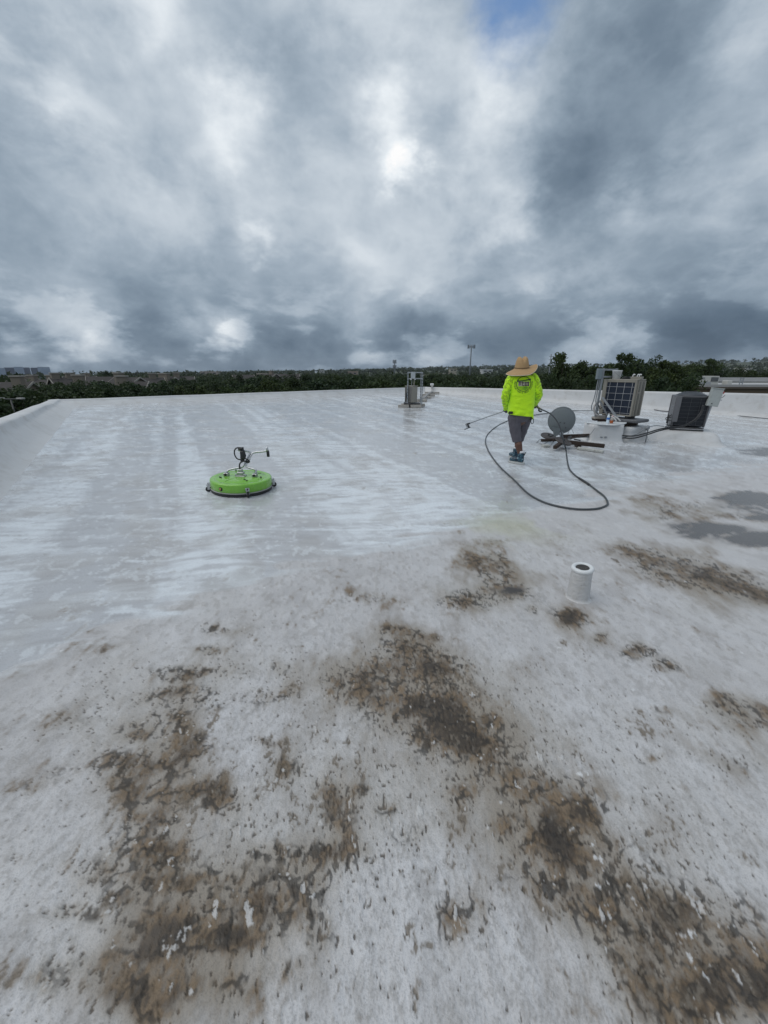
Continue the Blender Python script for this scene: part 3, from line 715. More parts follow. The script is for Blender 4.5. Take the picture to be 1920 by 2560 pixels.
# ------------------------------------------------------------------ grey condenser on the right
def condenser():
    Yb = 10.5; B = PP(1677, 1067, Yb); W, D = .69, .66; rz = R(-24)
    H = B.z; H = PP(1690, 990, Yb).z - B.z
    ex = Vector((math.cos(rz), math.sin(rz), 0)); ey = Vector((-ex.y, ex.x, 0))
    cc = B + ex * W / 2 + ey * D / 2
    mound('equipment_curb', 'wide soft-edged white roof curb under the dark condenser', 'curb', (cc.x, cc.y), (.78, .72), B.z - .085 - roofz(cc.x, cc.y), rz, .72, 3)
    root = empty('condenser_unit', B, rz, 'square dark condenser with grey corner panel and domed fan top, far right', 'air conditioner')
    gm = mat('condenser_grey', (.09, .092, .10), .4, .3, .08, 10, .05, 80, .15); fin = mat('condenser_coil', (.016, .019, .025), .45, .3, .35, 40, .4, 220)
    for k, (gz, tk, mm, ins) in enumerate(((-.012, .022, gm, .02), (-.04, .022, M_WHITE, .045), (-.068, .034, M_BLACKP, .01))):
        MB().box((W/2, D/2, gz), (W + .03 - ins, D + .03 - ins, tk), None, .01).build('base_pad', mm, root)
    MB().box((W/2, D/2, H * .5), (W - .03, D - .03, H - .05), None, .02).build('coil', fin, root)
    for x, y in ((0.012, .012), (W - .012, .012), (W - .012, D - .012), (.012, D - .012)):
        MB().box((x, y, H * .5), (.035, .035, H - .04), None, .006).build('corner_post', gm if x > .1 or y > .1 else gm, root)
    # guard wires on the faces one sees
    for k in range(8):
        z = .06 + (H - .12) * k / 7
        MB().box((W/2 + .02, -.006, z), (W - .08, .005, .005)).build('guard_wire', M_GUARD, root)
    for x in (W * .44, W * .72):
        MB().box((x, -.010, H/2), (.005, .005, H - .1)).build('guard_wire', M_GUARD, root)
    # grey access panel wraps the left front corner
    ap = MB(); ap.box((.045, -.013, H * .58), (.115, .014, H * .82), None, .003); ap.box((-.012, D * .36, H * .66), (.016, D * .74, H * .62), None, .004)
    ap.build('access_panel', mat('access_panel_grey', (.16, .163, .175), .45, .2, .08, 10, .05, 60, .15), root)
    MB().box((-.010, D * .30, H * .2), (.012, D * .56, H * .28), None, .003).build('service_cover', gm, root)
    for z in (.45, .52): MB().lathe([(.010, 0), (.010, .01), (.003, .012)], 8, (-.022, D * .2, z), Matrix.Rotation(R(-90), 3, 'Y')).build('screw', M_STEEL, root)
    tp = MB(); tp.box((W/2, D/2, H - .018), (W + .012, D + .012, .05), None, .014); tp = tp.build('top_cover', gm, root)
    MB().lathe([(.32, H + .003), (.32, H + .018), (.30, H + .03), (.24, H + .062), (.16, H + .088), (.08, H + .10), (.001, H + .102)], 40, (W/2, D/2, 0)).build('fan_dome', mat('fan_dome_grey', (.11, .12, .135), .35, .4, .1, 10), tp)
    for r, z in ((.315, .024), (.27, .052), (.22, .077), (.17, .093), (.12, .103)):
        MB().tube([(W/2 + r*math.cos(a), D/2 + r*math.sin(a), H + z) for a in np.linspace(0, 2*math.pi, 40)[:-1]], .004, 5, closed=True).build('fan_guard_ring', M_BLACKP, tp)
    # thin refrigerant pipes at the left
    for pts in ([(-.02, .15, .22), (-.10, .10, .23), (-.14, .05, .19), (-.10, .0, .16), (-.02, .02, .15)], [(-.02, .12, .30), (-.07, .08, .22), (-.08, .04, .08), (-.05, .02, .0)]):
        MB().tube(spline(pts, 6), .009, 7).build('refrigerant_line', M_BLACKP, root)
    # disconnect box on a stake at the right front
    Yd = Yb - .30
    bx = PP(1772, 992, Yd); br = R(-20)
    stake = PP(1768, 1080, Yd); sz = roofz(stake.x, stake.y)
    d = empty('disconnect_box', (bx.x, bx.y, sz), br, 'weathered pale grey electrical box leaning above the dark condenser', 'electrical box')
    zc = bx.z - sz
    d.rotation_euler = (0, R(6), br)
    bm = mat('faded_grey_enamel', (.40, .43, .42), .55, .1, .10, 9, .1, 60, .45, (.30, .31, .29))
    b1 = MB().box((0, 0, zc), (.235, .12, .42), None, .008).build('box_body', bm, d)
    MB().box((-.005, -.060, zc - .01), (.215, .012, .38), None, .006).build('box_door', bm, b1)
    MB().box((0, -.01, zc + .205), (.245, .15, .014), None, .004).build('rain_lip', bm, b1)
    MB().lathe([(.012, 0), (.012, .012), (.004, .014)], 8, (-.03, -.066, zc - .15), Matrix.Rotation(R(90), 3, 'X')).build('latch', M_BLACKP, b1)
    MB().box((.02, .07, zc / 2), (.04, .03, zc), None, .004).build('stake', M_STEEL, d)
    MB().lathe([(.028, 0), (.032, .03), (.02, .045), (.012, .05)], 12, (.11, 0, zc + .12), Matrix.Rotation(R(90), 3, 'Y')).build('red_handle', M_RED, b1)
    MB().tube(spline([(.10, 0, zc - .02), (.16, -.01, zc + .02), (.19, 0, zc + .07)], 5), .006, 6).build('loose_wire', M_BLACKP, d)
    MB().tube([(.10, 0, zc - .05), (.165, 0, zc - .05)], .010, 8).build('conduit_stub', M_STEEL, d)
    MB().lathe([(.035, 0), (.045, .02), (.045, .06), (.03, .07)], 14, (-.14, .05, zc - .02), Matrix.Rotation(R(90), 3, 'Y')).build('conduit_elbow', M_BLACKP, d)
    # two black whips from the box across the face of the unit and off along the roof
    for k, (off, lab) in enumerate(((0, 'upper black conduit whip drooping from the electrical box across the dark condenser'), (.035, 'lower black conduit whip drooping from the electrical box across the dark condenser'))):
        pts = [PP(1757 + off*70, 1013, Yd - .02), PP(1752 + off * 90, 1030, Yd - .05), PP(1738 + off*120, 1048, Yd - .10), PP(1718 + off*120, 1060, Yd - .10), PP(1697 + off * 80, 1066 + off * 60, Yd - .12), PP(1670, 1069 + off * 90, Yd - .15), PP(1645, 1074 + off*110, 10.05)]
        pts += [PP(1615, 1083 + off * 130, 9.95), PP(1585, 1090 + off * 150, 9.9), PP(1556, 1089 + off * 160, 9.85)]
        o = MB().tube(spline(pts, 6), .016, 8).build('conduit_whip', M_BLACKP, None)
        tag(o, lab, 'conduit', 'conduits beside the dark condenser')
    o = MB().tube(spline([PP(1660, 1066, 10.35), PP(1640, 1064, 10.2), PP(1625, 1067, 10.1), PP(1610, 1074, 10.0), PP(1590, 1086, 9.95), PP(1556, 1094, 9.85)], 6), .010, 7).build('cable', M_CONDUIT, None)
    tag(o, 'thin grey cable on the roof between the white pedestal and the dark condenser', 'cable')
    jb = PP(1618, 1070, 10.08); jz = roofz(jb.x, jb.y)
    j = MB().box(jb, (.13, .07, .09), Matrix.Rotation(R(35), 3, 'Z') @ Matrix.Rotation(R(-20), 3, 'Y'), .012)
    j.tube([jb + Vector((.05, .03, -.03)), Vector((jb.x + .06, jb.y + .05, jz))], .012, 8)
    tag(j.build('cable_connector', M_GREYP, None), 'small grey cable connector between the white pedestal and the dark condenser', 'connector')
condenser()

# ------------------------------------------------------------------ beige heat pump with a gridded coil
def gridded_unit():
    Yb = 10.2; B = PP(1577, 1042, Yb); W, D = .82, .39; ph = R(57); rz = -ph
    H = PP(1590, 951, Yb).z - B.z
    ex = Vector((math.cos(rz), math.sin(rz), 0)); ey = Vector((-ex.y, ex.x, 0))
    cc = B - ex * W * .5 + ey * D * .5
    g0 = roofz(cc.x, cc.y)
    mound('equipment_curb', 'tall white roof curb right behind the white pedestal, carrying the gridded heat pump', 'curb', (cc.x + .05, cc.y), (.62, .50), B.z - .235 - g0, rz, .86, 7)
    # timber and platform
    for k, (x, y) in enumerate(((-W * .85, .05), (-W * .12, .05))):
        o = MB().box((B + ex * x + ey * (D * .5)) + Vector((0, 0, -.185)), (.12, .62, .095), Matrix.Rotation(rz, 3, 'Z'), .006).build('timber_block', M_BRWOOD, None)
        tag(o, ('dark timber block under the left end of the gridded heat pump', 'dark timber block under the right end of the gridded heat pump')[k], 'timber')
    pl = MB().box(B - ex * W * .44 + ey * (D * .48) + Vector((0, 0, -.098)), (W + .34, .60, .075), Matrix.Rotation(rz, 3, 'Z'), .02).build('equipment_pad', mat('pad_grey', (.10, .105, .115), .55, 0, .15, 9, .2, 50), None)
    tag(pl, 'dark grey plastic pad under the gridded heat pump', 'pad')
    root = empty('heat_pump', B, rz, 'beige heat pump with white gridded navy coil and louvred side, behind the bottles', 'air conditioner')
    for x in (-.12, -W + .12): MB().box((x, D/2, -.03), (.07, D - .02, .06), None, .006).build('foot', M_BLACKP, root)
    cs = MB()
    t = .03
    cs.box((-W/2, D/2 + .02, H/2), (W, D - .04, H), None, .012)
    case = cs.build('case', M_BEIGE, root)
    navy = mat('navy_coil', (.010, .017, .034), .4, .2, .3, 30, .5, 260)
    x0, x1, z0, z1 = -W + .105, -.042, .035, H - .055
    MB().box(((x0 + x1)/2, .012, (z0 + z1)/2), (x1 - x0, .02, z1 - z0)).build('coil', navy, root)
    fr = MB(); fr.box((-W + .051, .006, H/2), (.098, .05, H - .012), None, .008); fr.box((-.020, .004, H/2), (.038, .05, H - .004), None, .008)
    fr.box(((x0 + x1) / 2, .005, H - .026), (x1 - x0 + .01, .046, .05), None, .008); fr.box(((x0 + x1) / 2, .005, .016), (x1 - x0 + .01, .046, .032), None, .006)
    fr.build('front_frame', M_BEIGE, root)
    wm = mat('guard_wire_white', (.42, .43, .45), .4)
    for k in range(4):
        x = x0 + (x1 - x0) * (.10 + .272 * k); MB().tube([(x, -.008, z0 - .01), (x, -.008, z1 + .01)], .0042, 6).build('guard_wire', wm, root)
    for k in range(5):
        z = z0 + (z1 - z0) * (.02 + .205 * k) + .02; MB().tube([(x0 - .01, -.014, z), (x1 + .01, -.014, z)], .0042, 6).build('guard_wire', wm, root)
    # louvred right side
    MB().box((.002, D/2, H/2), (.012, D - .10, H - .08)).build('louvre_recess', mat('louvre_dark', (.03, .03, .03), .7), root)
    sl = MB()
    for k in range(38):
        z = .05 + (H - .1) * k / 37
        sl.box((.009, D/2, z), (.014, D - .09, .010))
    sl.box((.010, D/2, H/2), (.018, .05, H - .06), None, .003); sl.box((.010, .062, H/2), (.018, .035, H - .03), None, .003); sl.box((.010, D - .03, H/2), (.018, .05, H - .03), None, .003)
    sl.box((.011, D * .35, H * .66), (.018, .10, .03), None, .003)
    tag(sl.build('louvre_slats', M_BEIGE, root), kind='stuff')
    MB().box((-W/2, D/2 - .005, H + .008), (W + .014, D + .03, .026), None, .010).build('lid', M_BEIGE, root)
    # ---- things lying on the lid
    bk = root.location + ex * (-W * .78) + ey * (D * .55); bk.z = B.z + H + .022
    b = empty('bucket', bk, .4, 'small white plastic bucket standing on top of the gridded heat pump', 'bucket')
    MB().lathe([(.001, .0), (.082, .0), (.088, .004), (.108, .185), (.116, .187), (.117, .205), (.109, .207), (.104, .19), (.084, .012), (.001, .010)], 28).build('pail', M_WHITE, b)
    MB().tube(spline([(.115, 0, .18), (.08, -.09, .10), (0, -.125, .06), (-.08, -.09, .10), (-.115, 0, .18)], 6), .0035, 6).build('bail_handle', M_STEEL, b)
    tr = root.location + ex * (-W * .14) + ey * (D * .45); tr.z = B.z + H + .022
    b = empty('tool_tray', tr, rz + .1, 'low beige tray with white tool handles on top of the gridded heat pump', 'tray')
    t_ = MB(); t_.box((0, 0, .006), (.24, .13, .012), None, .003)
    for s in (-1, 1): t_.box((0, s * .062, .032), (.24, .008, .062), None, .003); t_.box((s * .117, 0, .032), (.008, .116, .062), None, .003)
    t_.build('tray_body', M_BEIGE, b)
    for dx in (-.10, .0, .045): MB().tube(spline([(dx, 0, .02), (dx, 0, .085), (dx + .02, 0, .112), (dx + .045, 0, .10)], 5), .013, 8).build('tool_handle', M_WHITE, b)
    st = root.location + ex * (-W * .46) + ey * (D * .5); st.z = B.z + H + .022
    o = MB(); 
    for k in range(4): o.tube([(st.x + .12*math.cos(a)*(1-.12*k), st.y + .06*math.sin(a), st.z + .012 + .013*k + .004*math.sin(3*a+k)) for a in np.linspace(0, 2*math.pi, 24)[:-1]], .009, 6, closed=True)
    tag(o.build('coiled_strap', M_BLACKP, None), 'black coiled strap on top of the gridded heat pump beside the bucket', 'strap')
    # ---- strut frame at its left end
    Yf = 10.72
    fx = PP(1500, 1040, Yf); base_z = B.z - .06
    f = empty('strut_frame', (fx.x, fx.y, base_z), 0, 'grey steel strut frame with junction box at the left of the gridded heat pump', 'frame')
    L = lambda px, py, Y=Yf: PP(px, py, Y) - Vector((fx.x, fx.y, base_z))
    def bar(a, b_, w, name, m=M_GREYP):
        a, b_ = Vector(a), Vector(b_); q = (b_ - a); Mx = q.to_track_quat('Z', 'Y').to_matrix()
        return MB().box((a + b_) / 2, (w, w, q.length), Mx, .004).build(name, m, f)
    top = L(1510, 921); bot = Vector((top.x - .02, top.y, -.02))
    bar(bot, top, .045, 'post')
    top2 = top + ey * .60; bot2 = Vector((top2.x, top2.y, -.02)); bar(bot2, top2, .045, 'post')
    bar(top + Vector((0, 0, -.03)), top2 + Vector((0, 0, -.03)), .04, 'rail'); bar(top + Vector((0, 0, -.20)), top2 + Vector((0, 0, -.20)), .04, 'rail')
    bar(L(1506, 993, Yf - .10), L(1544, 1046, 10.22), .042, 'brace', M_GREYP)
    bar(L(1499, 1002, Yf - .08), L(1519, 1040, Yf - .12), .035, 'brace', M_CONDUIT)
    c = top + Vector((-.115, -.03, -.13))
    jb = MB().box(c, (.115, .09, .25), None, .008).build('junction_box', mat('junction_grey', (.20, .24, .26), .45, .3, .1, 10), f)
    MB().box(c + Vector((0, -.05, 0)), (.105, .012, .235), None, .004).build('junction_lid', mat('junction_grey', (1, 1, 1)), jb)
    MB().tube(spline([c + Vector((.0, 0, -.12)), c + Vector((-.01, 0, -.4)), c + Vector((-.03, 0, -.62)), c + Vector((-.07, -.02, -.78)), c + Vector((-.05, -.03, -.87))], 6), .013, 8).build('conduit', M_CONDUIT, f)
    MB().tube(spline([c + Vector((.04, 0, -.12)), c + Vector((.03, 0, -.45)), c + Vector((.02, -.01, -.62)), c + Vector((.05, -.02, -.75)), c + Vector((.12, -.04, -.85))], 6), .013, 8).build('conduit', M_CONDUIT, f)
    lp = [L(1498, 1004), L(1489, 1011), L(1485, 1022, Yf - .05), L(1488, 1034, Yf - .08), L(1497, 1039, Yf - .10), L(1512, 1040.5, Yf - .08), L(1520, 1040, Yf)]
    MB().tube(spline(lp, 7), .022, 10).build('flexible_conduit', mat('pale_conduit', (.33, .32, .31), .5, 0, .1, 30, .4, 90), f)
    MB().tube(spline([L(1495, 1003), L(1496, 1018, Yf), L(1493, 1030, Yf), L(1497, 1038, Yf)], 6), .012, 8).build('conduit', M_BLACKP, f)
    MB().tube(spline([L(1500, 1001), L(1506, 1014), L(1500, 1022), L(1497, 1012)], 6), .010, 8).build('conduit', M_BLACKP, f)
    # loose timber scraps stacked under the frame
    for k, (px, py, m, dz, lab) in enumerate(((1499, 1044, M_WOOD, .0, 'pale timber offcut on top of the little stack left of the gridded heat pump'), (1500, 1049, M_BRWOOD, 0, 'dark timber offcut at the bottom of the little stack left of the gridded heat pump'))):
        p = PP(px, py, Yf - .02)
        o = MB().box((0, 0, 0), (.34, .16, .045), None, .004).build('timber_offcut', m, None); o.location = p; o.rotation_euler = (0, 0, .05 - .12 * k)
        tag(o, lab, 'timber')
    for s, (a, b_) in enumerate((((1536, 1042, 9.95), (1551, 1053, 9.8)), ((1528, 1041, 9.97), (1541, 1053, 9.82)))):
        o = MB().tube(spline([PP(*a), (PP(*a) + PP(*b_)) / 2 + Vector((0, 0, .02)), PP(*b_)], 5), .017, 8).build('loose_pipe', mat('pale_pipe', (.42, .42, .42), .5), None)
        tag(o, ('pale loose pipe behind the orange bottle, the right one of two', 'pale loose pipe behind the orange bottle, the left one of two')[s], 'pipe')
gridded_unit()

# ------------------------------------------------------------------ white pedestal with board and bottles
def pedestal():
    a, b = G(1480, 1106), G(1553, 1106); Yp = (a.y + b.y) / 2
    cx = (a.x + b.x) / 2; wd = (b.x - a.x); top = PP(1515, 1062, Yp).z; g = roofz(cx, Yp)
    root = empty('pedestal', (cx, Yp + .26, g), -.04, 'small white coated roof pedestal carrying a board with two bottles', 'pedestal')
    vs = []; fs = []; H = top - g; n = 40; lev = [(1.22, -.02), (1.12, 0), (1.04, .10), (1.0, .3), (.98, .8), (.975, 1.0), (.6, 1.0), (.02, 1.0)]
    for k, (s, z) in enumerate(lev):
        for i in range(n):
            an = 2 * math.pi * i / n; cc, ss = math.cos(an), math.sin(an); p = .2
            x = math.copysign(abs(cc) ** p, cc) * wd * .5 * s; y = math.copysign(abs(ss) ** p, ss) * .26 * s
            w = 1 + .015 * mnoise.noise((x * 5, y * 5, z * 4)); vs.append((x * w, y * w, z * H + RA * x * (1 - max(z, 0))))
    for k in range(len(lev) - 1):
        for i in range(n):
            j = (i + 1) % n; fs.append((k*n+i, k*n+j, (k+1)*n+j, (k+1)*n+i))
    MB().raw(vs, fs, True).build('pedestal_body', coating('pedestal_white'), root)
    for x in (-.14, -.04):
        MB().box((x, -.268, H * .30), (.055, .03, .03), None, .004).build('bracket_stub', M_GREYP, root)
    # warped board
    outl = [(-.46, .05), (-.30, .17), (-.10, .24), (.25, .22), (.55, .06), (.45, -.14), (.30, -.24), (.10, -.36), (-.06, -.35), (-.25, -.29), (-.36, -.22), (-.43, -.05)]
    outl = [(p.x, p.y) for p in spline([(x, y, 0) for x, y in outl] + [(outl[0][0], outl[0][1], 0)], 4)[:-1]]
    o = MB()
    nO = len(outl); vs = []; fs = []
    for z in (0, .014):
        for x, y in outl: vs.append((x * .96, y, z + .025 * (x * x) - .05 * max(0, -y - .2)))
    vs += [(0, 0, 0), (0, 0, .014)]
    for i in range(nO):
        j = (i + 1) % nO; fs += [(i, j, nO + j, nO + i), (nO + i, nO + j, 2*nO + 1), (j, i, 2*nO)]
    o.raw(vs, fs); bo = o.build('board', mat('white_board', (.66, .69, .71), .35, 0, .05, 5, .1, 20, .1, (.5, .5, .5)), None)
    bo.location = (cx + .02, Yp + .27, top + .003); bo.rotation_euler = (0, 0, 0)
    tag(bo, 'warped white board lying on the pedestal under the bottles', 'board')
    # bottles
    zt = top + .018
    p = PP(1519.5, 1054, Yp + .18); s = .98
    r = empty('water_bottle', (p.x, p.y, zt), 0, 'clear plastic water bottle with white cap and blue label on the board', 'bottle')
    cl = mat('clear_bottle', (.62, .72, .80), .12, 0, .05, 10, 0, 0, 0)
    MB().lathe([(.001, 0), (.030, 0), (.034, .006), (.034, .05), (.032, .055), (.034, .06), (.034, .14), (.030, .165), (.016, .195), (.013, .20), (.013, .208)], 20).build('bottle_body', cl, r)
    MB().lathe([(.0345, .085), (.0352, .087), (.0352, .132), (.0345, .134)], 20).build('bottle_label', mat('blue_label', (.05, .16, .45), .4, 0, .5, 40), r)
    MB().lathe([(.016, .203), (.0165, .205), (.0165, .222), (.014, .225)], 16).build('bottle_cap', M_WHITE, r)
    p = PP(1528.5, 1056, Yp + .16)
    r = empty('drink_bottle', (p.x, p.y, zt), 0, 'half drunk orange drink bottle with orange cap on the board', 'bottle')
    MB().lathe([(.001, 0), (.033, 0), (.038, .006), (.038, .06), (.035, .066), (.035, .07)], 20).build('orange_drink', mat('orange_drink', (.42, .10, .02), .15), r)
    MB().lathe([(.035, .0705), (.038, .075), (.038, .10), (.030, .125), (.019, .142), (.019, .148)], 20).build('bottle_body', mat('hazy_bottle', (.50, .46, .42), .15), r)
    MB().lathe([(.023, .145), (.0235, .147), (.0235, .172), (.020, .175)], 16).build('bottle_cap', mat('orange_cap', (.55, .10, .03), .4), r)
pedestal()

# ------------------------------------------------------------------ satellite dish on an old ballast mount
def dish():
    Yd = 9.25
    root_p = G(1410, 1112); gx, gy = root_p.x, root_p.y
    root = empty('satellite_dish', (gx, gy, roofz(gx, gy)), 0, 'grey oval satellite dish seen from behind on a rusty ballast mount', 'satellite dish')
    o0 = root.location.copy()
    L = lambda px, py, Y: PP(px, py, Y) - o0
    grey = mat('dish_grey', (.155, .175, .185), .5, .1, .07, 5, .05, 40, .12, (.22, .22, .22))
    c = L(1404, 1051, Yd); rx, rz_ = .287, .30
    n = (Vector((-.30, -1, -.05))).normalized()        # the back faces us
    M = n.to_track_quat('Z', 'Y').to_matrix()
    vs = []; fs = []; nu, nv = 44, 8
    for side in (0, 1):
        for i in range(nv + 1):
            r = i / nv
            for k in range(nu):
                a = 2 * math.pi * k / nu
                q = Vector((math.cos(a) * r * rx, math.sin(a) * r * rz_, .045 * (1 - r * r) - .008 * side))
                if i == nv and side == 0: q.z -= .012
                vs.append(c + M @ q)
    off = (nv + 1) * nu
    for s in (0, 1):
        for i in range(nv):
            for k in range(nu):
                j = (k + 1) % nu; f = (s*off+i*nu+k, s*off+i*nu+j, s*off+(i+1)*nu+j, s*off+(i+1)*nu+k)
                fs.append(tuple(reversed(f)) if s else f)
    for k in range(nu):
        j = (k + 1) % nu; fs.append((nv*nu+k, nv*nu+j, off+nv*nu+j, off+nv*nu+k))
    MB().raw(vs, fs, True).build('reflector', grey, root)
    for dx, dz in ((.03, -.04), (-.10, -.15), (.0, -.19), (-.06, -.05)):
        q = c + M @ Vector((-dx, dz, .045)); MB().lathe([(.011, 0), (.011, .008), (.004, .011)], 8, q, M).build('reflector_bolt', M_BLACKP, root)
    # feed arm bracket flaring out at the bottom left, mast and clamp
    a = L(1393, 1076, Yd - .03)
    nb = MB(); nb.prism([(-.115, .07), (.075, .045), (.02, -.115), (-.055, -.125)], -.012, .012, lambda p: a + Vector((p.x, p.z, p.y))); nb.build('feed_bracket', grey, root)
    MB().tube([L(1401, 1080, Yd + .02), L(1408, 1104, Yd + .02)], .030, 12).build('mast', M_GREYP, root)
    MB().tube([L(1405, 1078, Yd - .02), L(1400, 1092, Yd - .03), L(1411, 1106, Yd)], .012, 8).build('mast_stay', M_CONDUIT, root)
    MB().box(L(1402, 1084, Yd), (.10, .08, .07), None, .01).build('mast_clamp', M_GREYP, root)
    # ballast frame: four dark beams meeting at the mast
    def beam(p, q, w, h, name='beam', m=M_BRWOOD):
        p, q = Vector(p), Vector(q); d = q - p; ln = d.length; ang = math.atan2(d.y, d.x)
        mid = (p + q) / 2; Mx = Matrix.Rotation(ang, 3, 'Z') @ Matrix.Rotation(-math.asin(d.z / ln), 3, 'Y')
        return MB().box(mid, (ln, w, h), Mx, .008).build(name, m, root)
    def gl(px, py, dz):
        g = G(px, py); return Vector((g.x, g.y, roofz(g.x, g.y) + dz)) - o0
    beam(gl(1400, 1118, .13), gl(1509, 1128, .11), .06, .085)
    beam(gl(1402, 1105, .13), gl(1474, 1102, .13), .06, .085)
    beam(gl(1402, 1112, .12), gl(1352, 1112, .10), .07, .06)
    beam(gl(1412, 1114, .14), gl(1386, 1129, .09), .08, .07)
    beam(gl(1443, 1124, .035), gl(1508, 1133, .03), .10, .05, 'white_timber', mat('painted_timber', (.45, .46, .44), .7, 0, .15, 12, .3, 40, .5, (.18, .16, .13)))
    beam(gl(1356, 1118, .03), gl(1372, 1118, .03), .12, .05, 'white_timber', mat('painted_timber', (1, 1, 1)))
    beam(gl(1440, 1116, .06), gl(1448, 1120, .06), .09, .11, 'angle_bracket')
    rnd = random.Random(5)
    for k in range(13):
        x0 = gl(1372 + k * 7.5, 1106 + rnd.uniform(-3, 9), rnd.uniform(.12, .20)); x1 = x0 + Vector((rnd.uniform(.08, .22), rnd.uniform(-.1, .1), rnd.uniform(-.03, .04)))
        beam(x0, x1, .03, .025, 'bent_strap', M_BRWOOD if k % 2 else M_BLACKP)
    # round weight plates
    for (px, py, dz, rr, tilt) in ((1369, 1106, .15, .175, (.27, .06)), (1406, 1121, .155, .178, (.30, .22))):
        Mp = Matrix.Rotation(tilt[0], 3, 'X') @ Matrix.Rotation(tilt[1], 3, 'Y')
        pm = mat('plate_grey', (.075, .068, .068), .6, .3, .3, 14, .3, 60, .3, (.04, .03, .025))
        w = MB().lathe([(.03, -.016), (rr - .008, -.016), (rr, -.010), (rr, .010), (rr - .01, .016), (rr - .03, .012), (.05, .012), (.045, .02), (.022, .02)], 32, gl(px, py, dz), Mp).build('weight_plate', pm, root)
        MB().lathe([(.020, .0), (.020, .05), (.008, .055)], 10, gl(px, py, dz), Mp).build('plate_bolt', M_BLACKP, w)
    q = MB().ell(gl(1372, 1103, .185), (.022, .022, .014), None, 10, 6).build('pale_pebble', M_WHITE, root)
    for pts in ([(1340, 1108, .0), (1350, 1104, .05), (1362, 1108, .08)], [(1348, 1109, .0), (1360, 1113, .03), (1375, 1108, .08), (1388, 1105, .12)], [(1370, 1120, .0), (1378, 1115, .04), (1390, 1108, .12)], [(1418, 1096, .12), (1424, 1090, .2), (1432, 1095, .12)]):
        MB().tube(spline([gl(*p) for p in pts], 6), .008, 6).build('loose_cable', M_CONDUIT, root)
    w = MB().tube(spline([o0 + gl(1464, 1106, .12), PP(1474, 1088, 9.7), PP(1487, 1071, 9.68)], 6), .007, 6).build('cable', M_CONDUIT, None)
    tag(w, 'thin cable rising from the dish mount to the white pedestal', 'cable')
dish()

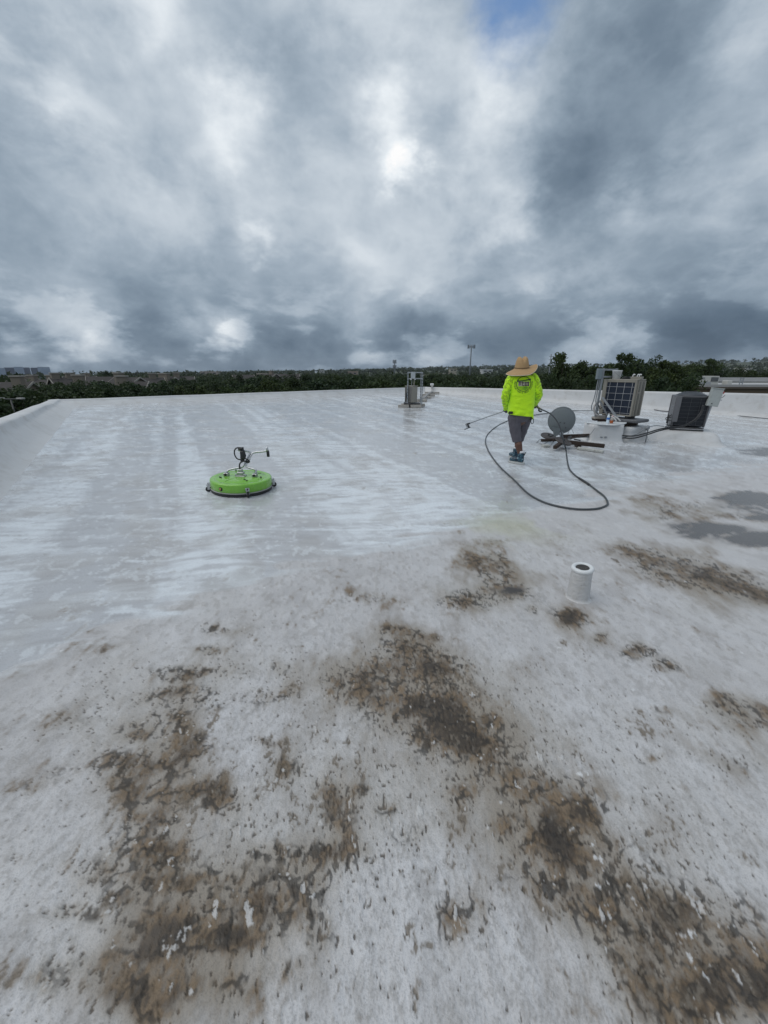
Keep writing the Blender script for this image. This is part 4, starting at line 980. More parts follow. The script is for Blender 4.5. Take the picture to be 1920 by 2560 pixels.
# ------------------------------------------------------------------ heat pump in a strut frame, middle distance
def framed_unit():
    g = G(1028, 1019); loc = Vector((g.x, g.y, roofz(g.x, g.y)))
    root = empty('framed_heat_pump', loc, 0, 'small beige heat pump inside a tall steel strut frame on timber sleepers', 'air conditioner')
    L = lambda px, py, Y=g.y: PP(px, py, Y) - loc
    Y = g.y
    tw = mat('pale_timber', (.40, .375, .34), .8, 0, .2, 20, .3, 50, .4, (.22, .19, .16))
    # sleepers
    for (a, b, dy) in (((995, 1019), (1022, 1020), 0), ((1026, 1020), (1053, 1020), 0), ((1003, 1014), (1062, 1013), .45)):
        p, q = L(*a, Y + dy), L(*b, Y + dy); z = .055 + RB * dy
        MB().box(((p.x + q.x)/2, dy, z), (q.x - p.x, .16, .11), None, .008).build('sleeper', tw, root)
    MB().box((.03, .22, .145), (.62, .46, .06), None, .01).build('platform', mat('platform_dark', (.085, .085, .09), .6, 0, .2, 10), root)
    xl, xr = L(1018.5, 1010).x, L(1054.5, 1010).x; zt = L(1036, 930, Y + .2).z
    for x, y in ((xl, .02), (xr, .02), (xl + .03, .42), (xr - .02, .42)):
        MB().box((x, y, zt/2 + .05), (.036, .036, zt - .10), None, .003).build('strut_post', M_STEEL, root)
        for k in range(9): MB().box((x, y - .019, .35 + k * .11), (.014, .003, .05)).build('strut_slot', M_BLACKP, root)
    for z in (zt - .02, zt - .24): MB().box(((xl + xr)/2, .046, z), (xr - xl, .03, .036), None, .003).build('strut_rail', M_STEEL, root)
    a, b = Vector((xl - .02, .03, .60)), Vector((xl - .12, -.02, .08)); d = b - a
    MB().box((a + b)/2, (.03, .03, d.length), d.to_track_quat('Z', 'Y').to_matrix(), .003).build('diagonal_brace', M_BLACKP, root)
    MB().box((.05, .02, zt - .12), (.165, .10, .245), None, .008).build('disconnect', mat('pale_disconnect', (.42, .45, .47), .45, .2, .08, 8), root)
    for dx in (-.02, .07): MB().tube([(dx + .03, .03, zt - .24), (dx + .01, .06, .55)], .012, 8).build('conduit', tw if dx > 0 else M_CONDUIT, root)
    for dx in (-.05, .10): MB().lathe([(.03, 0), (.035, .02), (.01, .04)], 10, (dx + .02, .01, zt - .28)).build('conduit_hub', M_WHITE, root)
    # the unit, turned so that coil and plain side both show
    z0 = .20; H = .60; W, D = .66, .28; ang = R(48)
    Mx = Matrix.Rotation(ang, 3, 'Z'); cpt = Vector((.0, .12, z0 + H/2))
    MB().box(cpt, (D, W * .62, H), Matrix.Rotation(R(40), 3, 'Z'), .012).build('case', M_BEIGE, root)
    Mr = Matrix.Rotation(R(40), 3, 'Z')
    fc = cpt + Mr @ Vector((-D/2 - .006, 0, 0)) + Vector((0, -.0, 0))
    MB().box(fc, (.012, W * .56, H - .07), Mr).build('coil', mat('framed_coil', (.05, .06, .075), .45, .3, .3, 30, .4, 200), root)
    for k in range(6):
        MB().box(fc + Mr @ Vector((-.008, -W*.28 + W * .56 * k / 5, 0)), (.012, .022, H - .07), Mr).build('coil_bar', M_BEIGE, root)
    MB().box(cpt + Vector((0, 0, H/2 + .008)), (D + .02, W * .62 + .02, .018), Mr, .006).build('lid', M_BEIGE, root)
    # line set on timber blocks towards the back parapet
    blocks = [(1055, 1004.7, 22, 'nearest'), (1064.5, 996, 24, 'second'), (1071, 989.5, 28, 'third'), (1080, 984, 31, 'farthest')]
    for px, py, w, nm in blocks:
        p, q = G(px - w/2, py), G(px + w/2, py)
        o = MB().box((0, 0, 0), ((q - p).length, .14, .10), None, .006).build('pipe_support', tw, None)
        mid = (p + q)/2; o.location = (mid.x, mid.y, roofz(mid.x, mid.y) + .05)
        tag(o, {'nearest': 'pale timber pipe support nearest the framed heat pump', 'second': 'pale timber pipe support, second from the framed heat pump', 'third': 'pale timber pipe support, third from the framed heat pump', 'farthest': 'pale timber pipe support farthest from the framed heat pump, by the parapet corner'}[nm], 'pipe support', 'pipe supports beside the framed heat pump')
    pts = [G(1044, 1006), G(1055, 1003), G(1064, 995), G(1071, 988.5), G(1079, 983.5)]
    pts = [Vector((p.x, p.y, roofz(p.x, p.y) + .13)) for p in pts]; e = pts[-1]
    tp = Vector((C_MID.x + .35, C_MID.y - .28, CZ - PC + .12))
    pts += [e + (tp - e) * .5 + Vector((0, 0, .1)), tp]
    ls = empty('refrigerant_line', (pts[0].x, pts[0].y, roofz(pts[0].x, pts[0].y)), 0, 'pale insulated refrigerant line running on timber supports to the parapet corner', 'pipe')
    o0 = ls.location.copy()
    for k in (0, 1): MB().tube([p - o0 + Vector((.07 * k, 0, 0)) for p in spline(pts, 6)], .026, 8).build('insulated_pipe', mat('pipe_foam', (.36, .355, .35), .7, 0, .15, 8), ls)
    MB().box(tp - o0 + Vector((.05, .05, .03)), (.20, .14, .12), None, .02).build('wall_hood', M_WHITE, ls)
    b = MB()
    for k in (0, 1):
        p = G(1076 + 6 * k, 978); p.z = roofz(p.x, p.y)
        o = MB().lathe([(.12, 0), (.10, .03), (.035, .06), (.03, .16), (.001, .165)], 14).build('pipe_stand', M_BLACK, None); o.location = p
        tag(o, ('left small black pipe stand under the line by the parapet corner', 'right small black pipe stand under the line by the parapet corner')[k], 'pipe stand')
framed_unit()

# ------------------------------------------------------------------ worker
def remeshed(mb, name, voxel=.012, smooth=6):
    me = mb.mesh(name + '_raw'); ob = bpy.data.objects.new(name + '_raw', me); COL.objects.link(ob)
    r = ob.modifiers.new('r', 'REMESH'); r.mode = 'VOXEL'; r.voxel_size = voxel; r.use_smooth_shade = True
    s = ob.modifiers.new('s', 'SMOOTH'); s.factor = .5; s.iterations = smooth
    dg = bpy.context.evaluated_depsgraph_get()
    out = bpy.data.meshes.new_from_object(ob.evaluated_get(dg)); out.name = name
    bpy.data.objects.remove(ob); bpy.data.meshes.remove(me)
    for p in out.polygons: p.use_smooth = True
    return out
def limb(mb, pts, rad, n=14):
    for p, r in zip(pts, rad): mb.ell(p, (r, r, r), None, 14, 10)
    mb.tube(pts, rad, n)
def displace(me, fn):
    me.calc_loop_triangles()
    ns = [v.normal.copy() for v in me.vertices]
    for v, n in zip(me.vertices, ns): v.co += n * fn(v.co)
    me.update()

def worker():
    Y0 = 7.30
    loc = Vector((PP(1298, 1155, Y0).x, Y0, 0)); loc.z = roofz(loc.x, loc.y)
    root = empty('person', loc, 0, 'worker in straw hat, fluorescent yellow-green shirt and grey shorts walking away with a spray lance', 'person')
    JA = lambda x, y, dy=0: PP(1230 + x / 9.76, 880 + y / 9.76, Y0 + dy) - loc
    JB = lambda x, y, dy=0: PP(1240 + x / 11.85, 1020 + y / 11.85, Y0 + dy) - loc
    skin = mat('skin', (.115, .055, .038), .55, 0, .12, 12, .08, 120)
    shirt_m = hivis(); shirt_s = hivis(True)
    # --- joints
    head = JA(735, 430, .03); neck = JA(730, 560, .0); chest = JA(735, 760, .0); waist = JA(715, 1280, .0); hip = JB(690, 330, .0)
    shL, shR = JA(470, 660, -.01), JA(1010, 650, -.01)
    elL, elR = JA(325, 1070, -.03), JA(1135, 1040, -.03)
    wrL, wrR = JA(345, 1385, .20), JA(1040, 1265, .22)
    hdL, hdR = JA(350, 1425, .26), JA(1046, 1312, .27)
    kL, kR = JB(630, 940, .02), JB(700, 900, .30)
    gN, gF = G(1298, 1160), G(1285, 1146)
    aL = Vector((gN.x, gN.y + .0, gN.z)) - loc + Vector((.01, .02, .125)); aR = Vector((gF.x, gF.y, gF.z)) - loc + Vector((0, -.05, .125))
    hL, hR = JB(560, 300, 0), JB(850, 300, .06)
    # --- body, one continuous surface under the clothes
    b = MB()
    b.ell(head, (.078, .098, .115), None, 18, 12); limb(b, [head - Vector((0, .01, .08)), neck], [.056, .06])
    b.ell(head + Vector((0, .10, -.02)), (.016, .02, .022), None, 8, 6)
    for s in (-1, 1): b.ell(head + Vector((s * .08, .0, -.01)), (.012, .022, .034), None, 8, 6)
    b.ell(chest, (.165, .095, .24), None, 18, 12); b.ell(waist, (.15, .095, .20), None, 18, 12); b.ell(hip, (.135, .085, .12), None, 18, 12)
    limb(b, [neck, shL + Vector((.03, 0, 0)), elL, wrL], [.06, .052, .042, .033]); limb(b, [neck, shR - Vector((.03, 0, 0)), elR, wrR], [.06, .052, .042, .033])
    def hand(wr, hd, side):
        d = (hd - wr).normalized(); b.ell(hd, (.030, .040, .042), None, 12, 8); limb(b, [wr, hd], [.032, .034], 10)
        across = Vector((0, 0, 1)).cross(d).normalized(); dn = across.cross(d)
        for k in range(4):
            o = hd + across * (k - 1.5) * .018 * side + d * .03; ln = (.030, .036, .034, .026)[k]
            limb(b, [o, o + d * ln, o + d * (ln * .8) - dn * .03, o - dn * .04], [.0095, .009, .009, .008], 8)
        o = hd + across * .035 * side; limb(b, [o, o + d * .02 + across * .012 * side, o + d * .045 + across * .004 * side], [.011, .010, .009], 8)
    hand(wrL, hdL, 1); hand(wrR, hdR, -1)
    cL = kL + (aL - kL) * .28 + Vector((0, -.025, 0)); cR = kR + (aR - kR) * .28 + Vector((0, -.025, 0))
    limb(b, [hip + Vector((-.07, 0, -.02)), hL + (kL - hL) * .4, kL, cL, aL + Vector((0, 0, .04)), aL], [.078, .070, .054, .066, .042, .042])
    limb(b, [hip + Vector((.06, .04, -.02)), hR + (kR - hR) * .4 + Vector((0, .01, 0)), kR, cR, aR + Vector((0, 0, .04)), aR], [.070, .062, .054, .062, .040, .040])
    link('body', remeshed(b, 'body', .011, 4), skin, root)
    # --- gloves over the hands
    def glove(wr, hd, side):
        nonlocal b
        b = MB(); d = (hd - wr).normalized(); limb(b, [wr + d * .005, hd], [.041, .043], 12); b.ell(hd, (.037, .047, .049), None, 12, 8)
        across = Vector((0, 0, 1)).cross(d).normalized(); dn = across.cross(d)
        for k in range(4):
            o = hd + across * (k - 1.5) * .020 * side + d * .03; ln = (.032, .038, .036, .028)[k]
            limb(b, [o, o + d * ln, o + d * (ln * .8) - dn * .032, o - dn * .043], [.0125, .012, .0115, .011], 8)
        o = hd + across * .036 * side; limb(b, [o, o + d * .02 + across * .014 * side, o + d * .048 + across * .004 * side], [.014, .013, .012], 8)
        link('glove', remeshed(b, 'glove', .006, 2), M_BLACK, root)
    glove(wrL, hdL, 1); glove(wrR, hdR, -1)
    # --- shirt torso: stacked superellipses
    rows = [(545, 640, 850, .060), (555, 590, 910, .078), (575, 520, 985, .092), (610, 452, 1038, .108), (680, 425, 1050, .122), (800, 420, 1048, .132), (950, 420, 1042, .134), (1100, 414, 1034, .133), (1250, 405, 1022, .136), (1380, 398, 1008, .142), (1470, 396, 1000, .146), (1530, 398, 998, .148)]
    ks = np.array([r[0] for r in rows], float); n = 72; vs = []; fs = []
    cy = np.linspace(545, 1530, 64); lx = np.interp(cy, ks, [r[1] for r in rows]); rx = np.interp(cy, ks, [r[2] for r in rows]); dp = np.interp(cy, ks, [r[3] for r in rows])
    for i in range(len(cy)):
        a_, b_ = JA(lx[i], cy[i]), JA(rx[i], cy[i]); c = (a_ + b_) / 2; w = (b_ - a_).length / 2; t = i / (len(cy) - 1)
        for k in range(n):
            an = 2 * math.pi * k / n; cc, ss = math.cos(an), math.sin(an); p = .78
            x = math.copysign(abs(cc) ** p, cc) * w; y = math.copysign(abs(ss) ** p, ss) * dp[i]
            fold = .012 * math.sin((x * 20 + t * 16) + 2 * mnoise.noise((x * 4, t * 4, 0))) * (t > .45) * (t - .45) * 1.6 + .016 * mnoise.noise((x * 7, y * 7, t * 9)) * min(1, t * 3) + .009 * mnoise.noise((x * 22, y * 22, t * 26)) * min(1, t * 3)
            y += math.copysign(fold, ss) if abs(ss) > .15 else 0
            x *= 1 + fold * .4
            hem = 0
            if t > .8:                       # hem drops to the lower right at the back
                hem = -(t - .8) / .2 * (.022 * (x / w) + .012) - (t - .8) / .2 * .045 * max(0, (x / w - .75) * 4) * (ss < .2)
            vs.append(c + Vector((x, y, hem)))
    m = len(cy)
    for i in range(m - 1):
        for k in range(n):
            j = (k + 1) % n; fs.append((i*n+k, (i+1)*n+k, (i+1)*n+j, i*n+j))
    b = len(vs)
    for k in range(n): vs.append(Vector(vs[(m-1)*n+k]) * 1); vs[-1] = vs[-1] + (JA(700, 1500) - Vector(vs[-1])) * .10 + Vector((0, 0, .03))
    for k in range(n):
        j = (k + 1) % n; fs.append(((m-1)*n+k, b+k, b+j, (m-1)*n+j))
    so = MB().raw(vs, fs, True).build('shirt', shirt_m, root)
    bvh = BVHTree.FromPolygons([Vector(v) for v in vs], fs)
    # --- sleeves
    for pts, rad, nm in (([shL + Vector((.05, 0, .02)), shL, (shL + elL) / 2 + Vector((-.01, 0, 0)), elL, (elL + wrL) / 2, wrL], [.072, .080, .073, .066, .060, .050], 0), ([shR + Vector((-.05, 0, .02)), shR, (shR + elR) / 2 + Vector((.012, 0, 0)), elR, (elR + wrR) / 2, wrR], [.072, .080, .075, .068, .062, .050], 1)):
        c = spline(pts, 8); tt = np.linspace(0, len(pts) - 1, len(c)); rr = np.interp(tt, range(len(pts)), rad)
        rr = [r + .006 * mnoise.noise((i * .7, nm * 9, 0)) + .004 * math.sin(i * 1.3) for i, r in enumerate(rr)]
        s = MB(); s.tube(c, rr, 24); s.ell(pts[1], (.082, .085, .082), None, 18, 12)
        me = s.mesh('sleeve'); displace(me, lambda co: .010 * mnoise.noise(co * 16) + .005 * mnoise.noise(co * 34))
        link('sleeve', me, shirt_s, root)
    # --- print on the back
    pc = JA(715, 772); pr = .123
    def proj(x, z, off=.004):
        h = bvh.ray_cast(Vector((pc.x + x, -1.0, pc.z + z)), Vector((0, 1, 0)))
        y = h[0].y if h[0] is not None else pc.y - .13
        return Vector((pc.x + x, y - off, pc.z + z))
    ink = mat('navy_ink', (.012, .05, .03), .7, 0, .2, 20); ink2 = mat('brown_ink', (.035, .018, .008), .7); ink3 = mat('white_ink', (.72, .70, .55), .7); ink4 = mat('green_ink', (.05, .22, .02), .7)
    def strip(poly_rows, name, m, off=.004):
        vs = []; fs = []; w = len(poly_rows[0])
        for r in poly_rows:
            for x, z in r: vs.append(proj(x, z, off))
        for i in range(len(poly_rows) - 1):
            for k in range(w - 1): fs.append((i*w+k, i*w+k+1, (i+1)*w+k+1, (i+1)*w+k))
        return MB().raw(vs, fs).build(name, m, so)
    an = np.linspace(0, 2 * math.pi, 61)
    strip([[(pr * math.cos(a), pr * math.sin(a)) for a in an], [((pr - .010) * math.cos(a), (pr - .010) * math.sin(a)) for a in an]], 'print_ring', ink)
    strip([[(x, .045 + .012 * math.sin(x * 14)) for x in np.linspace(-.115, .115, 16)], [(x, .058 + .014 * math.sin(x * 14) + .010 * abs(x) / .1) for x in np.linspace(-.115, .115, 16)]], 'print_hill', ink, .0045)
    strip([[(x, -.035) for x in np.linspace(-.092, .092, 8)], [(x, .035) for x in np.linspace(-.092, .092, 8)]], 'print_ground', ink3, .0042)
    for k in range(7):
        x = -.078 + k * .026; strip([[(x - .008, -.040), (x + .008, -.040)], [(x - .008, .03), (x + .008, .03)], [(x - .001, .040), (x + .001, .040)]], 'print_picket', ink2, .0055)
    for z in (-.022, .018): strip([[(x, z - .004) for x in np.linspace(-.092, .092, 8)], [(x, z + .004) for x in np.linspace(-.092, .092, 8)]], 'print_rail', ink2, .0058)
    for z, hw in ((-.055, .088), (-.072, .072), (-.090, .05)):
        strip([[(x, z - .004) for x in np.linspace(-hw, hw, 8)], [(x, z + .004 + .003 * math.sin(x * 40)) for x in np.linspace(-hw, hw, 8)]], 'print_lawn', ink4, .0045)
    # lettering round the ring
    txt = 'PRESSURE WASH & FENCE STAINING'; mb = MB()
    def letter(chx, size):
        cu = bpy.data.curves.new('t', 'FONT'); cu.body = chx; cu.size = size; cu.align_x = 'CENTER'; cu.resolution_u = 2
        ob = bpy.data.objects.new('t', cu); COL.objects.link(ob); dg = bpy.context.evaluated_depsgraph_get()
        me = bpy.data.meshes.new_from_object(ob.evaluated_get(dg)); r = ([v.co.copy() for v in me.vertices], [tuple(p.vertices) for p in me.polygons])
        bpy.data.objects.remove(ob); bpy.data.curves.remove(cu); bpy.data.meshes.remove(me); return r
    a0, a1 = R(168), R(372)
    for k, chx in enumerate(txt):
        if chx == ' ': continue
        a = a0 + (a1 - a0) * k / (len(txt) - 1); V, F = letter(chx, .036); rr = pr + .033
        cx, cz = math.cos(a) * rr, math.sin(a) * rr; q = a + R(90)
        mb.raw([proj(cx + v.x * math.cos(q) - v.y * math.sin(q), cz + v.x * math.sin(q) + v.y * math.cos(q)) for v in V], F)
    mb.build('print_lettering', ink, so)
    # --- shorts
    b = MB(); b.ell(hip + Vector((0, 0, .06)), (.188, .135, .13), None, 20, 14)
    b.tube([hip + Vector((0, .01, .09)), hip + Vector((0, .01, .18))], [.16, .15], 20)
    limb(b, [hL + Vector((-.012, 0, 0)), hL + (kL - hL) * .5 + Vector((-.015, 0, 0))], [.112, .098]); b.tube([hL, hL + (kL - hL) * .5 + Vector((-.015, 0, 0)), kL + Vector((-.005, -.01, -.035))], [.112, .098, .079], 18)
    limb(b, [hR + Vector((.015, 0, 0)), hR + (kR - hR) * .5 + Vector((.01, 0, 0))], [.110, .092]); b.tube([hR, hR + (kR - hR) * .5 + Vector((.01, 0, 0)), kR + Vector((.0, 0, -.03))], [.110, .092, .077], 18)
    me = remeshed(b, 'shorts', .011, 5); displace(me, lambda co: .010 * mnoise.noise(co * 11) + .006 * mnoise.noise(Vector((co.x * 30, co.y * 30, co.z * 10))))
    sh = link('shorts', me, mat('grey_shorts', (.105, .098, .115), .85, 0, .12, 20, .2, 160), root)
    MB().box(JA(455, 1482, -.125), (.075, .03, .045), None, .008).build('belt_pouch', M_BLACK, root)
    MB().tube(spline([JB(1040, 300, -.06), JB(1030, 400, -.07), JB(1060, 465, -.07), JB(1105, 440, -.07), JB(1112, 350, -.07), JB(1090, 290, -.06)], 6), .006, 6).build('cord_loop', M_BLACK, root)
    # --- shoes
    shoe_m = boots()
    def shoe(ank, direc, pitch=0):
        d = Vector((direc[0], direc[1], 0)).normalized(); sd = Vector((-d.y, d.x, 0)); z0 = ank.z - .125
        base = Vector((ank.x, ank.y, z0)) - d * .02
        def P(u, v, z): return base + d * u + sd * v + Vector((0, 0, z + (RA * (d * u).x + RB * (d * u).y)))
        outl = []
        for a in np.linspace(0, 2 * math.pi, 28)[:-1]:
            u = .075 + .148 * math.cos(a); v = .048 * math.sin(a) * (1.0 - .12 * math.cos(a + .5)); outl.append((u, v))
        mb = MB(); nO = len(outl); vs = [P(u, v, .002) for u, v in outl] + [P(u * 1.01, v * 1.02, .034) for u, v in outl]
        mb.raw(vs, [tuple(reversed(range(nO))), tuple(range(nO, 2*nO))] + [(i, (i+1) % nO, nO+(i+1) % nO, nO+i) for i in range(nO)])
        b = MB(); b.ell(P(.15, 0, .058), (.07, .07, .045), None, 16, 10); b.ell(P(.08, 0, .07), (.075, .075, .055), None, 16, 10)
        b = MB(); limb(b, [P(.17, 0, .058), P(.10, 0, .072), P(.02, 0, .075), P(-.01, 0, .07)], [.040, .046, .050, .044]); limb(b, [P(.0, 0, .07), P(.005, 0, .13), P(.012, 0, .175)], [.050, .053, .056])
        up = link('shoe', remeshed(b, 'shoe', .009, 3), shoe_m, root)
        mb.build('sole', mat('white_sole', (.50, .51, .50), .6, 0, .1, 20), up)
        MB().tube(spline([P(-.045, 0, .16), P(-.06, 0, .20), P(-.075, 0, .225)], 4), [.010]*5+[.007]*4, 8).build('pull_tab', M_BLACK, up)
        MB().tube([P(.0, 0, .20), P(.004, 0, .235)], [.052, .05], 16).build('sock', mat('white_sock', (.68, .68, .70), .9, 0, .05, 30), root)
    shoe(aL, (-.22, .16)); shoe(aR, (-.08, .3))
    # --- straw hat
    hc = JA(728, 370, .03); vs = []; fs = []; n = 64
    straw = straw_mat()
    M = Matrix.Rotation(R(-3), 3, 'Y') @ Matrix.Rotation(R(6), 3, 'X')
    def hatpt(r, z, a, brim=0.0):
        x, y = r * math.cos(a), r * math.sin(a) * 1.12
        up = brim * (.085 * max(0, math.cos(a)) ** 2 - .045 * max(0, -math.sin(a)) ** 1.5 - .050 * max(0, -math.cos(a)) ** 2 - .02 * max(0, math.sin(a)))
        return hc + M @ Vector((x, y, z + up))
    prof = [(.243, -.055 - .004, 1), (.245, -.055, 1), (.243, -.049, 1), (.225, -.045, .85), (.195, -.040, .62), (.165, -.034, .38), (.138, -.026, .18), (.120, -.014, .05), (.114, .005, 0), (.110, .04, 0), (.103, .08, 0), (.094, .115, 0), (.082, .142, 0), (.066, .158, 0), (.045, .160, 0), (.022, .154, 0), (.004, .150, 0)]
    for r, z, br in prof:
        for k in range(n):
            a = 2 * math.pi * k / n; q = hatpt(r, z, a, br)
            if z > .06:                      # pinched crown: dent down the middle
                h = (z - .06) / .1; xx = r * math.cos(a); q.z -= .045 * h * math.exp(-(xx / .030) ** 2); q.z += .012 * h * math.exp(-((abs(xx) - .045) / .02) ** 2)
            vs.append(q)
    for i in range(len(prof) - 1):
        for k in range(n):
            j = (k + 1) % n; fs.append((i*n+k, i*n+j, (i+1)*n+j, (i+1)*n+k))
    hat = MB().raw(vs, fs, True).build('straw_hat', straw, root)
    MB().tube([hatpt(.118, -.004, a) for a in np.linspace(0, 2*math.pi, 48)[:-1]], .007, 6, closed=True).build('hat_band', mat('hat_band', (.16, .10, .05), .8), hat)
    MB().tube([hatpt(.245, -.055, a, 1.0) for a in np.linspace(0, 2*math.pi, 64)[:-1]], .006, 6, closed=True).build('brim_edge', mat('pale_straw', (.55, .47, .36), .8, 0, .15, 60), hat)
    # --- lance held in both hands (own thing)
    pL = hdL + loc; pR = hdR + loc
    d = (pL - pR).normalized()
    tip = PP(1175, 1058, Y0 + .62)
    lr = empty('spray_lance', (tip.x, tip.y, tip.z), 0, 'thin steel spray lance with multi-nozzle end held across by the worker', 'spray lance')
    Q = lambda p: Vector(p) - tip
    MB().tube([Q(pR), Q(pL), Q(PP(1215, 1043.5, Y0 + .42)), Q(tip)], .0085, 8).build('lance_tube', M_GREYP, lr)
    gun = MB(); gr = PP(1352, 1023, Y0 + .12)
    gun.tube([Q(pR), Q(pR + (gr - pR) * .5), Q(gr)], [.016, .020, .016], 10); gun.build('gun_body', mat('tan_metal', (.30, .27, .21), .4, .5), lr)
    MB().tube(spline([Q(PP(1348, 1021, Y0 + .12)), Q(PP(1347, 1026, Y0 + .1)), Q(PP(1351, 1028.5, Y0 + .08)), Q(PP(1355, 1028, Y0 + .07))], 4), .014, 8).build('gun_trigger', M_BLACKP, lr)
    nd = Vector((.35, 0, -1)).normalized()
    nz = MB(); nz.tube([Q(tip), Q(tip) + Vector((-.06, .02, -.02))], .014, 8); nz.tube([Vector((-.05, 0, -.01)), Vector((-.01, 0, -.09))], .012, 8)
    nz = nz.build('nozzle_holder', M_BLACKP, lr)
    for k in range(4):
        c = Vector((-.055 + .012 * k, 0, -.015 - .024 * k)); MB().tube([c - Vector((.032, 0, .008)), c + Vector((.032, 0, .008))], .008, 8).build('nozzle_tip', M_BLACKP, nz)
    MB().tube([Vector((-.015, 0, -.085)), Vector((-.10, .0, -.12))], .008, 8).build('nozzle_arm', M_BLACKP, nz)
    return gr

def hivis(print_=False):
    nm = 'hivis_sleeve' if print_ else 'hivis_shirt'
    m = bpy.data.materials.new(nm); m.use_nodes = True; t = NT(m.node_tree)
    out = t.node('ShaderNodeOutputMaterial'); b = t.node('ShaderNodeBsdfPrincipled'); co = t.node('ShaderNodeTexCoord').outputs['Object']
    n = t.noise(co, 9, 4)
    c = t.mix(n, (.50, .88, .004), (.60, .97, .006))
    if print_:
        a = t.noise(t.vm('ADD', co, t.vm('SCALE', t.noisec(co, 14, 3), scale=.08)), 22, 4, .6)
        c = t.mix(t.step(a, .47, .53), c, (.34, .58, .008)); c = t.mix(t.mul(t.step(t.noise(co, 34, 4, .6), .58, .66), .6), c, (.15, .26, .02))
    t.put(b.inputs['Base Color'], c); b.inputs['Roughness'].default_value = .75; b.inputs['Sheen Weight'].default_value = .2
    t.put(b.inputs['Normal'], t.bump(t.noise(t.scalev(co, (26, 26, 9)), 1.0, 4, .6), .35, .012))
    t.l.new(b.outputs[0], out.inputs['Surface']); return m
def boots():
    m = bpy.data.materials.new('patterned_boot'); m.use_nodes = True; t = NT(m.node_tree)
    out = t.node('ShaderNodeOutputMaterial'); b = t.node('ShaderNodeBsdfPrincipled'); co = t.node('ShaderNodeTexCoord').outputs['Object']
    a = t.noise(co, 34, 3, .5); c = t.mix(t.step(a, .46, .50), (.010, .022, .045), (.035, .10, .14)); c = t.mix(t.step(a, .60, .64), c, (.25, .34, .38))
    t.put(b.inputs['Base Color'], c); b.inputs['Roughness'].default_value = .35
    t.l.new(b.outputs[0], out.inputs['Surface']); return m
def straw_mat():
    m = bpy.data.materials.new('straw'); m.use_nodes = True; t = NT(m.node_tree)
    out = t.node('ShaderNodeOutputMaterial'); b = t.node('ShaderNodeBsdfPrincipled'); co = t.node('ShaderNodeTexCoord').outputs['Object']
    z = t.noise(t.scalev(co, (8, 8, 120)), 1.0, 2); n = t.noise(co, 60, 4)
    c = t.mix(t.add(t.mul(z, .6), t.mul(n, .4)), (.30, .175, .075), (.52, .36, .19))
    t.put(b.inputs['Base Color'], c); b.inputs['Roughness'].default_value = .8
    t.put(b.inputs['Normal'], t.bump(z, .5, .006)); t.l.new(b.outputs[0], out.inputs['Surface']); return m

GUN_END = worker()

# ------------------------------------------------------------------ pressure hose
def hose():
    g = lambda x, y: (lambda p: Vector((p.x, p.y, roofz(p.x, p.y) + .012)))(G(1130 + x / 3.858, 870 + y / 3.858))
    pts = [GUN_END, PP(1373.5, 1033, 7.75), PP(1389, 1048, 8.0), PP(1400, 1069, 8.25), PP(1406, 1092, 8.45), PP(1411, 1110, 8.55)]
    pts += [g(x, y) for x, y in ((1098, 985), (1105, 1050), (1118, 1130), (1140, 1185), (1200, 1245), (1300, 1310), (1400, 1385), (1468, 1440), (1500, 1500), (1478, 1532), (1380, 1560), (1200, 1562), (1000, 1530), (850, 1480), (720, 1400), (600, 1280), (480, 1170), (400, 1075), (345, 985), (322, 900), (350, 830), (430, 760), (540, 705), (660, 672), (790, 650), (930, 630), (1050, 614), (1160, 607), (1390, 607))]
    pts += [(lambda p: Vector((p.x, p.y, roofz(p.x, p.y) + .012)))(G(*q)) for q in ((1530, 1024), (1603.5, 1020), (1657, 1028), (1715, 1031), (1771, 1034), (1826, 1038.5), (1870, 1042.5), (1925, 1048), (1990, 1056))]
    root = empty('pressure_hose', (pts[9].x, pts[9].y, roofz(pts[9].x, pts[9].y)), 0, 'long grey pressure hose looping from the spray gun across the wet roof', 'hose')
    o0 = root.location.copy(); sp = [p - o0 for p in spline(pts, 8)]
    MB().tube(sp, .0125, 8).build('hose_line', mat('hose_rubber', (.055, .062, .068), .5, 0, .2, 12, .1, 80), root)
    i = 9 * 8 + 10; MB().tube(sp[i:i + 9], .018, 10).build('hose_coupling', M_BLACKP, root)
    def foot(a, b): return [(lambda p: Vector((p.x, p.y, roofz(p.x, p.y) + .035)))(G(*q)) for q in (a, b)]
    for (a, b), lab in ((((1826, 1037), (1882, 1041)), 'long black foam sleeve lying at the foot of the right parapet'), (((1885, 1041.5), (1909, 1044)), 'short black foam sleeve lying at the foot of the right parapet')):
        o = MB().tube(foot(a, b), .045, 10).build('foam_sleeve', M_BLACK, None); tag(o, lab, 'sleeve')
hose()

